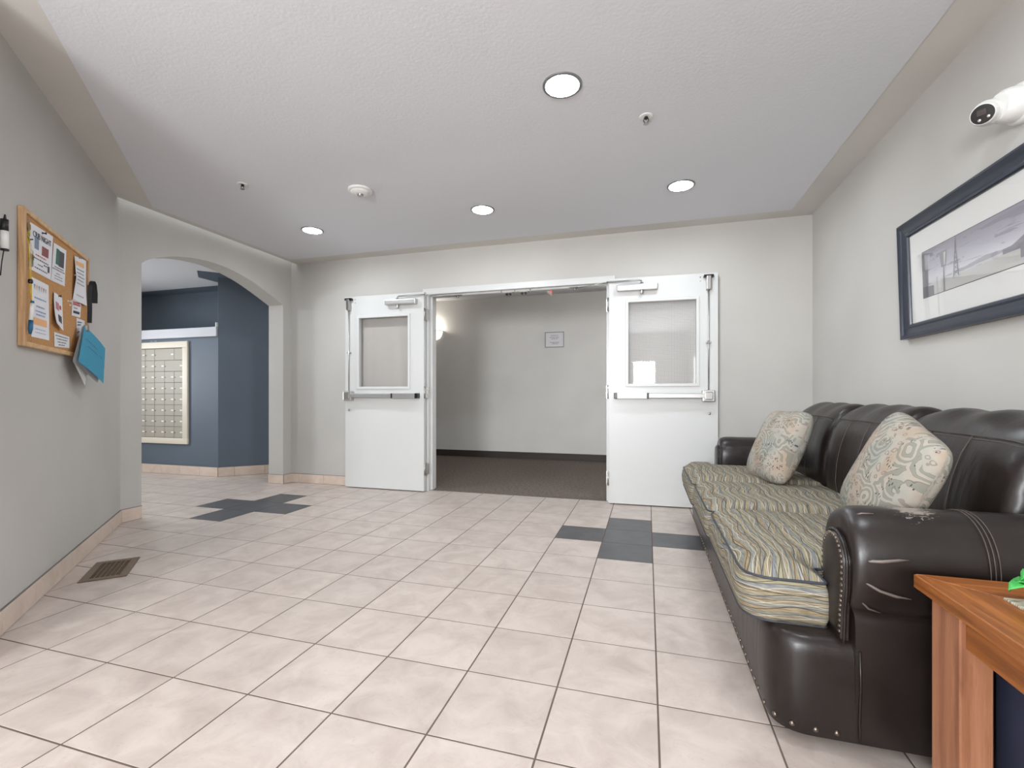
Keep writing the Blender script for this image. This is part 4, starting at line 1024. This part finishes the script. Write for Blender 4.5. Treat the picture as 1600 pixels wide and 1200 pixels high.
# arms
sec = [(1.668, .27), (1.675, .40), (1.684, .50), (1.684, .57), (1.668, .625), (1.640, .660), (1.600, .680), (1.556, .686), (1.510, .676), (1.470, .648), (1.444, .604), (1.434, .550), (1.437, .495), (1.451, .450), (1.472, .418), (1.492, .402), (1.488, .385), (1.483, .36), (1.483, .20), (1.487, .045)]
def arm(my):
    def fy(y): return y if my == 0 else 2*YC-y
    st = [(.534, .70), (.530, .86), (.537, .93), (.552, .97), (.58, .995), (.62, 1.0), (.68, .995), (.76, 1.0), (.80, .998), (.822, .988), (.845, .998), (.88, 1.0), (1.0, 1.0), (1.15, 1.0), (1.25, .985), (1.31, .95)]
    V = []; n = len(sec); F = []
    for x, s in st:
        for (y, z) in sec:
            if z > .403: yy = 1.56+(y-1.56)*s; zz = .43+(z-.43)*s
            else: yy, zz = y, z
            xx = x
            if z <= .403 and x < .56: xx = .548+(x-.53)*.3
            V.append((xx, fy(yy), zz))
    for i in range(len(st)-1):
        for k in range(n):
            k2 = (k+1) % n; F.append((i*n+k, i*n+k2, (i+1)*n+k2, (i+1)*n+k))
    F += [tuple(range(n)), tuple(reversed(range((len(st)-1)*n, len(st)*n)))]
    bm = bmesh.new(); vs = [bm.verts.new(v) for v in V]
    for f in F: bm.faces.new([vs[i] for i in f])
    bmesh.ops.recalc_face_normals(bm, faces=bm.faces)
    a_ = from_bm('armrest', bm, 'leather_worn' if my == 0 else 'leather', parent=sofa, smooth=True, sharp=70)
    md = a_.modifiers.new('sub', 'SUBSURF'); md.levels = 1; md.render_levels = 2
    # padded front panel edged with nails
    cy, r0, zt = 1.556, .080, .530
    out = []
    for k in range(17): a = PI*k/16; out.append((cy+r0*math.cos(a), zt+.078*math.sin(a)))
    out += [(cy-.078, .46), (cy-.066, .40), (cy-.060, .32), (cy+.060, .32), (cy+.072, .40), (cy+.079, .46)]
    pts = []
    for i, p in enumerate(out):
        q = out[(i+1) % len(out)]; L = math.hypot(q[0]-p[0], q[1]-p[1]); k = max(1, round(L/.016))
        for j in range(k): pts.append((p[0]+(q[0]-p[0])*j/k, p[1]+(q[1]-p[1])*j/k))
    V = []; m = len(pts); cz = .47
    for sc_, x in ((1.0, .536), (1.0, .523), (.95, .5165), (.88, .517), (.80, .5135), (.45, .5105)):
        for (y, z) in pts: V.append((x, fy(cy+(y-cy)*sc_), cz+(z-cz)*(1-(1-sc_)*.5)))
    F = []
    for i in range(5):
        for k in range(m): F.append((i*m+k, i*m+(k+1) % m, (i+1)*m+(k+1) % m, (i+1)*m+k))
    F.append(tuple(range(5*m, 6*m)))
    bm = bmesh.new(); vs = [bm.verts.new(v) for v in V]
    for f in F: bm.faces.new([vs[i] for i in f])
    bmesh.ops.recalc_face_normals(bm, faces=bm.faces)
    pn = from_bm('arm_front_panel', bm, 'leather', parent=sofa, smooth=True, sharp=60)
    for (y, z) in pts:
        if z < .33: continue
        put_nail(small_nail, (.5170, fy(cy+(y-cy)*.90), cz+(z-cz)*.95), (-1, 0, 0), pn)
    # welt round the panel
    tube('arm_welt', [(.524, fy(cy+(y-cy)*1.06), cz+(z-cz)*1.03) for (y, z) in pts], .0045, 'leather', 6, closed=True, parent=pn)
    return a_, fy
a1, fy = arm(0)
def onarm(i, k, f=.0): pass
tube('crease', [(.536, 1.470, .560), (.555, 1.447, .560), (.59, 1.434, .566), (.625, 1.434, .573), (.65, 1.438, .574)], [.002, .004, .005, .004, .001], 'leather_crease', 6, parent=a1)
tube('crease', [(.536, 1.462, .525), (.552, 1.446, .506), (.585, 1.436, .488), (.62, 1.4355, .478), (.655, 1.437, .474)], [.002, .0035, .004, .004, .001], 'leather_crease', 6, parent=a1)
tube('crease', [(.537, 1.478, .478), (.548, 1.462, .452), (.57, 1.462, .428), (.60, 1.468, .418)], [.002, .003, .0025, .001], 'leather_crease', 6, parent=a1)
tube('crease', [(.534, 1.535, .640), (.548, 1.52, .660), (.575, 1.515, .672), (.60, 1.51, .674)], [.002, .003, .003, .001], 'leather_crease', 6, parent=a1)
for dx_ in (0, .010, .020):
    s3 = [p for p in sec if p[1] > .403]
    pts = [(.818+dx_, 1.56+(y-1.56)*.998, .43+(z-.43)*.998) for y, z in s3]
    fine = []
    for i in range(len(pts)-1):
        p0 = pts[max(i-1, 0)]; p1 = pts[i]; p2 = pts[i+1]; p3 = pts[min(i+2, len(pts)-1)]
        for k in range(4):
            u = k/4; fine.append(tuple(.5*((2*p1[q])+(-p0[q]+p2[q])*u+(2*p0[q]-5*p1[q]+4*p2[q]-p3[q])*u*u+(-p0[q]+3*p1[q]-3*p2[q]+p3[q])*u**3) for q in range(3)))
    V, F = tube_vf(fine, .0011, 5); mk('arm_stitching', V, F, 'thread', parent=a1, smooth=True)
tube('side_seam', [(.558, 1.481, .30), (.560, 1.4812, .20), (.558, 1.484, .10), (.560, 1.485, .05)], .0032, 'leather', 6, parent=sofa)
arm(1)
# back frame
V, F = bev(*box_vf((1.21, 1.50, .05), (1.322, 3.975, .84)), .02, 3); mk('back_frame', V, F, 'leather', parent=sofa, smooth=True, sharp=50)
# back cushions
bprof = [(1.005, .40), (.972, .47), (.962, .55), (.968, .64), (.985, .73), (1.010, .81), (1.040, .868), (1.075, .910), (1.120, .940), (1.172, .953), (1.222, .944), (1.262, .915), (1.282, .868), (1.288, .80), (1.285, .62), (1.27, .42)]
def back_cushion(y0, y1, bulge, dz):
    V = []; F = []; n = len(bprof); ns = 18
    for k in range(ns+1):
        u = k/ns; y = y0+(y1-y0)*u; e = min(u, 1-u)*2
        s = .86+.14*min(1, (e/.32))**.45 if e < .32 else 1.0
        for (x, z) in bprof:
            bx_ = 1.15+(x-1.15)*(s+bulge*math.sin(PI*u)*.10); bz_ = .66+(z+dz*(z > .8)-.66)*(.3+.7*s if z > .66 else .6+.4*s)
            V.append((bx_, y, bz_+.006*math.sin(u*19)*(z > .9)))
    for i in range(ns):
        for k in range(n): F.append((i*n+k, i*n+(k+1) % n, (i+1)*n+(k+1) % n, (i+1)*n+k))
    F += [tuple(range(n)), tuple(reversed(range(ns*n, (ns+1)*n)))]
    bm = bmesh.new(); vs = [bm.verts.new(v) for v in V]
    for f in F: bm.faces.new([vs[i] for i in f])
    bmesh.ops.recalc_face_normals(bm, faces=bm.faces)
    o = from_bm('back_cushion', bm, 'leather', parent=sofa, smooth=True, sharp=75)
    md = o.modifiers.new('sub', 'SUBSURF'); md.levels = 1; md.render_levels = 1
    def surf(k, u):
        i = u*ns; a = int(min(i, ns-1)); f = i-a; return Vector(V[a*n+k])*(1-f)+Vector(V[(a+1)*n+k])*f
    for kk in (0, .012):
        tube('seam_stitching', [surf(6, .06+.88*q/24)+Vector((-.0015-kk*.2, 0, .002-kk)) for q in range(25)], .0014, 'thread', 5, parent=o)
    for uu in (.34, .66):
        tube('seam_stitching', [surf(q, uu)+Vector((-.002, 0, 0)) for q in range(1, 7)], .0013, 'thread', 5, parent=o)
back_cushion(1.655, 2.384, .3, 0); back_cushion(2.392, 3.083, .0, .004); back_cushion(3.091, 3.82, .2, .004)
# seat cushions
def seat_cushion(pts, rad, zc):
    m = len(pts); P0 = [Vector(p) for p in pts]
    A = sum(pts[i][0]*pts[(i+1) % m][1]-pts[(i+1) % m][0]*pts[i][1] for i in range(m)); sg = 1 if A > 0 else -1
    cnt = [max(1, int((P0[(i+1) % m]-P0[i]).length/.05)) for i in range(m)]
    NC = 8
    def outline(off):
        out = []
        Q = []; RR = []
        for i in range(m):
            e0 = (P0[i]-P0[i-1]).normalized(); e1 = (P0[(i+1) % m]-P0[i]).normalized()
            n0 = Vector((e0.y, -e0.x))*sg; n1 = Vector((e1.y, -e1.x))*sg
            Q.append(P0[i]+(n0+n1)*off); cvx = (e0.x*e1.y-e0.y*e1.x)*sg > 0
            RR.append(max(.006, rad[i]+(off if cvx else -off)))
        for i in range(m):
            p1 = Q[i]; a_ = (Q[i-1]-p1).normalized(); b_ = (Q[(i+1) % m]-p1).normalized(); q0 = p1+a_*RR[i]; q1 = p1+b_*RR[i]
            for k in range(NC+1):
                u = k/NC; v = (1-u)**2*q0+2*u*(1-u)*p1+u*u*q1; out.append((v.x, v.y))
            j = (i+1) % m; c_ = (Q[i]-Q[j]).normalized(); q2 = Q[j]+c_*RR[j]
            for k in range(1, cnt[i]): v = q1+(q2-q1)*k/cnt[i]; out.append((v.x, v.y))
        # start the loop at the hidden rear edge
        return out
    poly = outline(0); n = len(poly)
    st = max(range(n), key=lambda i: poly[i][0]-.001*abs(poly[i][1]-YC))
    poly = poly[st:]+poly[:st]
    rings = [(-.012, .308), (.0, .314), (.010, .345), (.014, .385), (.009, .420), (.0, .442), (-.003, .447), (-.012, .457), (-.028, .468), (-.050, zc-.006), (-.075, zc)]
    V = []; F = []
    for off, z in rings:
        o_ = outline(off); o_ = o_[st:]+o_[:st]
        V += [Vector((x, y, z)) for x, y in o_]
    for i in range(len(rings)-1):
        for k in range(n):
            q = (i*n+k, i*n+(k+1) % n, (i+1)*n+(k+1) % n, (i+1)*n+k); F.append(q if sg > 0 else tuple(reversed(q)))
    F.append(tuple(reversed(range(n))) if sg > 0 else tuple(range(n)))
    tp = tuple(range((len(rings)-1)*n, len(rings)*n)); F.append(tp if sg > 0 else tuple(reversed(tp)))
    per = [0]
    for i in range(n): per.append(per[-1]+math.hypot(poly[(i+1) % n][0]-poly[i][0], poly[(i+1) % n][1]-poly[i][1]))
    def uvf(p_, v, vi):
        # decide by face: side faces are nearly vertical
        nz = abs(p_.normal.z)
        if nz > .6: return (v.y, .46+(v.x-.29)*.9)
        i = vi % n; u = per[i]
        ids = [q % n for q in p_.vertices]
        if i == 0 and max(ids) == n-1: u = per[n]
        return (u, v.z*1.0+.0)
    o = mk('seat_cushion', V, F, 'seat_fabric', parent=sofa, smooth=True, sharp=50, uv=uvf)
    N = normals2(poly)
    tube('piping', [(p[0]+nn.x*.001, p[1]+nn.y*.001, .445) for p, nn in zip(poly, N)], .0042, 'piping_cord', 6, closed=True, parent=o)
    tube('piping', [(p[0]+nn.x*.001, p[1]+nn.y*.001, .316) for p, nn in zip(poly, N)], .0042, 'piping_cord', 6, closed=True, parent=o)
seat_cushion([(.288, 1.572), (.288, 2.382), (1.03, 2.382), (1.03, 1.70), (.508, 1.70), (.508, 1.572)], [.10, .055, .02, .02, .02, .012], .486)
seat_cushion([(.280, 2.394), (.280, 3.081), (1.03, 3.081), (1.03, 2.394)], [.055, .055, .02, .02], .489)
m2 = lambda y: 2*YC-y
seat_cushion([(.270, m2(2.382)), (.270, m2(1.572)), (.508, m2(1.572)), (.508, m2(1.70)), (1.03, m2(1.70)), (1.03, m2(2.382))], [.055, .10, .012, .02, .02, .02], .493)

# ------------------------------------------------------------ throw pillows
def pillow(cen, nrm, spin, size, thick, label, uoff, zip_=False):
    cen = Vector(cen); n_ = Vector(nrm).normalized(); x = Vector((0, 0, 1)).cross(n_).normalized(); y = n_.cross(x)
    R = Matrix((x, y, n_)).transposed() @ Matrix.Rotation(spin, 3, 'Z')
    N = 26; H = size/2; V = []; F = []
    def prm(a):                                 # denser towards the rim
        return math.sin(a*PI/2)
    idx = {}
    uvs = []
    for side in (1, -1):
        for j in range(N+1):
            for i in range(N+1):
                u = prm(-1+2*i/N); v = prm(-1+2*j/N)
                if side == -1 and (i in (0, N) or j in (0, N)): idx[side, i, j] = idx[1, i, j]; continue
                px_ = u*H*(1-.10*(1-v*v)*abs(u)); py_ = v*H*(1-.10*(1-u*u)*abs(v))
                rr = 1-.16*(abs(u)*abs(v))**3
                h = thick*((1-u*u)*(1-v*v))**.42*(1+.05*math.sin(5*u+2)*math.cos(4*v))
                idx[side, i, j] = len(V); V.append(cen+R @ Vector((px_*rr, py_*rr, side*h))); uvs.append(((u*H+uoff)*2.2+(side < 0)*.7, v*H*2.2+uoff))
        for j in range(N):
            for i in range(N):
                q = (idx[side, i, j], idx[side, i+1, j], idx[side, i+1, j+1], idx[side, i, j+1]); F.append(q if side == 1 else tuple(reversed(q)))
    o = mk('throw_pillow', V, F, 'paisley', smooth=True, label=label, cat='pillow', uv=lambda p_, v, i: uvs[i])
    if zip_:
        P_ = lambda u, hh: cen+R @ Vector((0, 0, 0))
        tube('zipper', [cen+R @ Vector((-H*(1-.10*(1-((-.62+1.24*k/10))**2))*1.0-.002, (-.62+1.24*k/10)*H*.98, .002)) for k in range(11)], .0035, 'black_strap', 6, parent=o)
    return o
pillow((.804, 1.908, .707), (-math.cos(.354), .014*math.cos(.354), math.sin(.354)), -.303, .463, .082, 'large paisley pillow leaning behind the scuffed leather arm', .3)
pillow((.772, 3.192, .691), (-math.cos(.1765)*math.cos(.405), -math.sin(.1765)*math.cos(.405), math.sin(.405)), .024, .50, .101, 'paisley pillow with a dark zipper line near the end arm of the sofa', 1.1, 1)

# ------------------------------------------------------------ side table, coaster, leaf ornament, bin
tx0, tx1, ty0, ty1, tz = .633, 1.20, .78, 1.381, .56
tb = thing('side_table', ((tx0+tx1)/2, (ty0+ty1)/2, 0), 'reddish brown wooden side table in front of the sofa arm', 'side table')
bw = .125; gp = .0008
def topboard(poly, mat):
    V, F = prism(poly, tz-.034, tz); V, F = bev(V, F, .0022); mk('top_board', V, F, mat, parent=tb)
topboard([(tx0, ty1), (tx0, ty0), (tx0+bw-gp, ty0+bw+gp), (tx0+bw-gp, ty1-bw-gp)], 'table_y')
topboard([(tx1, ty0), (tx1, ty1), (tx1-bw+gp, ty1-bw-gp), (tx1-bw+gp, ty0+bw+gp)], 'table_y')
topboard([(tx0+gp, ty1), (tx0+bw+gp*.5, ty1-bw+gp), (tx1-bw-gp*.5, ty1-bw+gp), (tx1-gp, ty1)], 'table_x')
topboard([(tx0+gp, ty0), (tx1-gp, ty0), (tx1-bw-gp*.5, ty0+bw-gp), (tx0+bw+gp*.5, ty0+bw-gp)], 'table_x')
nb = 3; y_ = ty0+bw+gp; 
for k in range(nb):
    h_ = (ty1-ty0-2*bw-2*gp)/nb
    V, F = bev(*box_vf((tx0+bw+gp, y_+k*h_+gp, tz-.033), (tx1-bw-gp, y_+(k+1)*h_-gp, tz-.0005)), .0015); mk('top_board', V, F, 'table_x', parent=tb)
lx0, lx1, ly0, ly1 = .651, 1.182, .80, 1.342
for (a, b) in ((lx0, ly1-.105), (lx1-.06, ly1-.105), (lx0, ly0), (lx1-.06, ly0)):
    V, F = bev(*box_vf((a, b, 0), (a+.06, b+.105, tz-.035)), .003); mk('leg', V, F, 'table_z', parent=tb)
for (lo, hi, mt) in (((lx0+.010, ly0+.105, .452), (lx0+.032, ly1-.105, tz-.035), 'table_y'), ((lx1-.032, ly0+.105, .452), (lx1-.010, ly1-.105, tz-.035), 'table_y'),
                 ((lx0+.06, ly0+.012, .452), (lx1-.06, ly0+.034, tz-.035), 'table_x'), ((lx0+.06, ly1-.034, .452), (lx1-.06, ly1-.012, tz-.035), 'table_x')):
    V, F = bev(*box_vf(lo, hi), .002); mk('apron', V, F, mt, parent=tb)
box('coaster', (.738, 1.105, tz), (.880, 1.257, tz+.005), 'coaster_weave', .001, label='square woven coaster on the wooden side table', cat='coaster')
lf = thing('leaf_ornament', (.788, 1.228, tz+.005), 'bright green crumpled leafy ornament on the woven coaster', 'ornament')
for k in range(20):
    a = k*2.4; L_ = .046+.010*math.sin(k*3.1)-(.016 if k > 11 else 0)+(.022 if k == 4 else 0); c0_ = Vector((.788, 1.228, tz+.011+(.014 if k > 11 else 0))); V = []; F = []; n = 6
    dr = Vector((math.cos(a), math.sin(a), 0)); sd = Vector((-dr.y, dr.x, 0)); lift = .010+.016*((k*7) % 5)/4
    for i in range(n+1):
        u = i/n; wv = .020*math.sin(PI*min(1, u*1.02))**.7+.0008
        for s in (-1, 0, 1):
            V.append(c0_+dr*L_*u+sd*wv*s+Vector((0, 0, lift*math.sin(PI*u*.8)*1.6+abs(s)*.004+(.002 if k % 2 else 0))))
    for i in range(n):
        for s in range(2): q = i*3+s; F.append((q, q+1, q+4, q+3))
    if k == 0:
        pass
    o = mk('leaf', V, F, 'green_leaf', parent=lf, smooth=True); md = o.modifiers.new('th', 'SOLIDIFY'); md.thickness = .0015
V = [(.775, 1.255, tz+.016), (.745, 1.262, tz+.012), (.780, 1.232, tz+.010), (.790, 1.24, tz+.018)]
bn = thing('storage_bin', (.93, 1.09, 0), 'dark navy fabric bin standing under the side table', 'bin')
bp = rounded([(.742, .92), (.742, 1.30), (1.10, 1.30), (1.10, .92)], [.02]*4, 4)
V, F = ringstack(bp, [(-.006, .001), (0, .01), (.0, .40)]); mk('bin_body', V, F, 'navy_cloth', parent=bn, smooth=True, sharp=40)
tube('rim', [(p[0], p[1], .402) for p in bp], .006, 'navy_cloth', 6, closed=True, parent=bn)
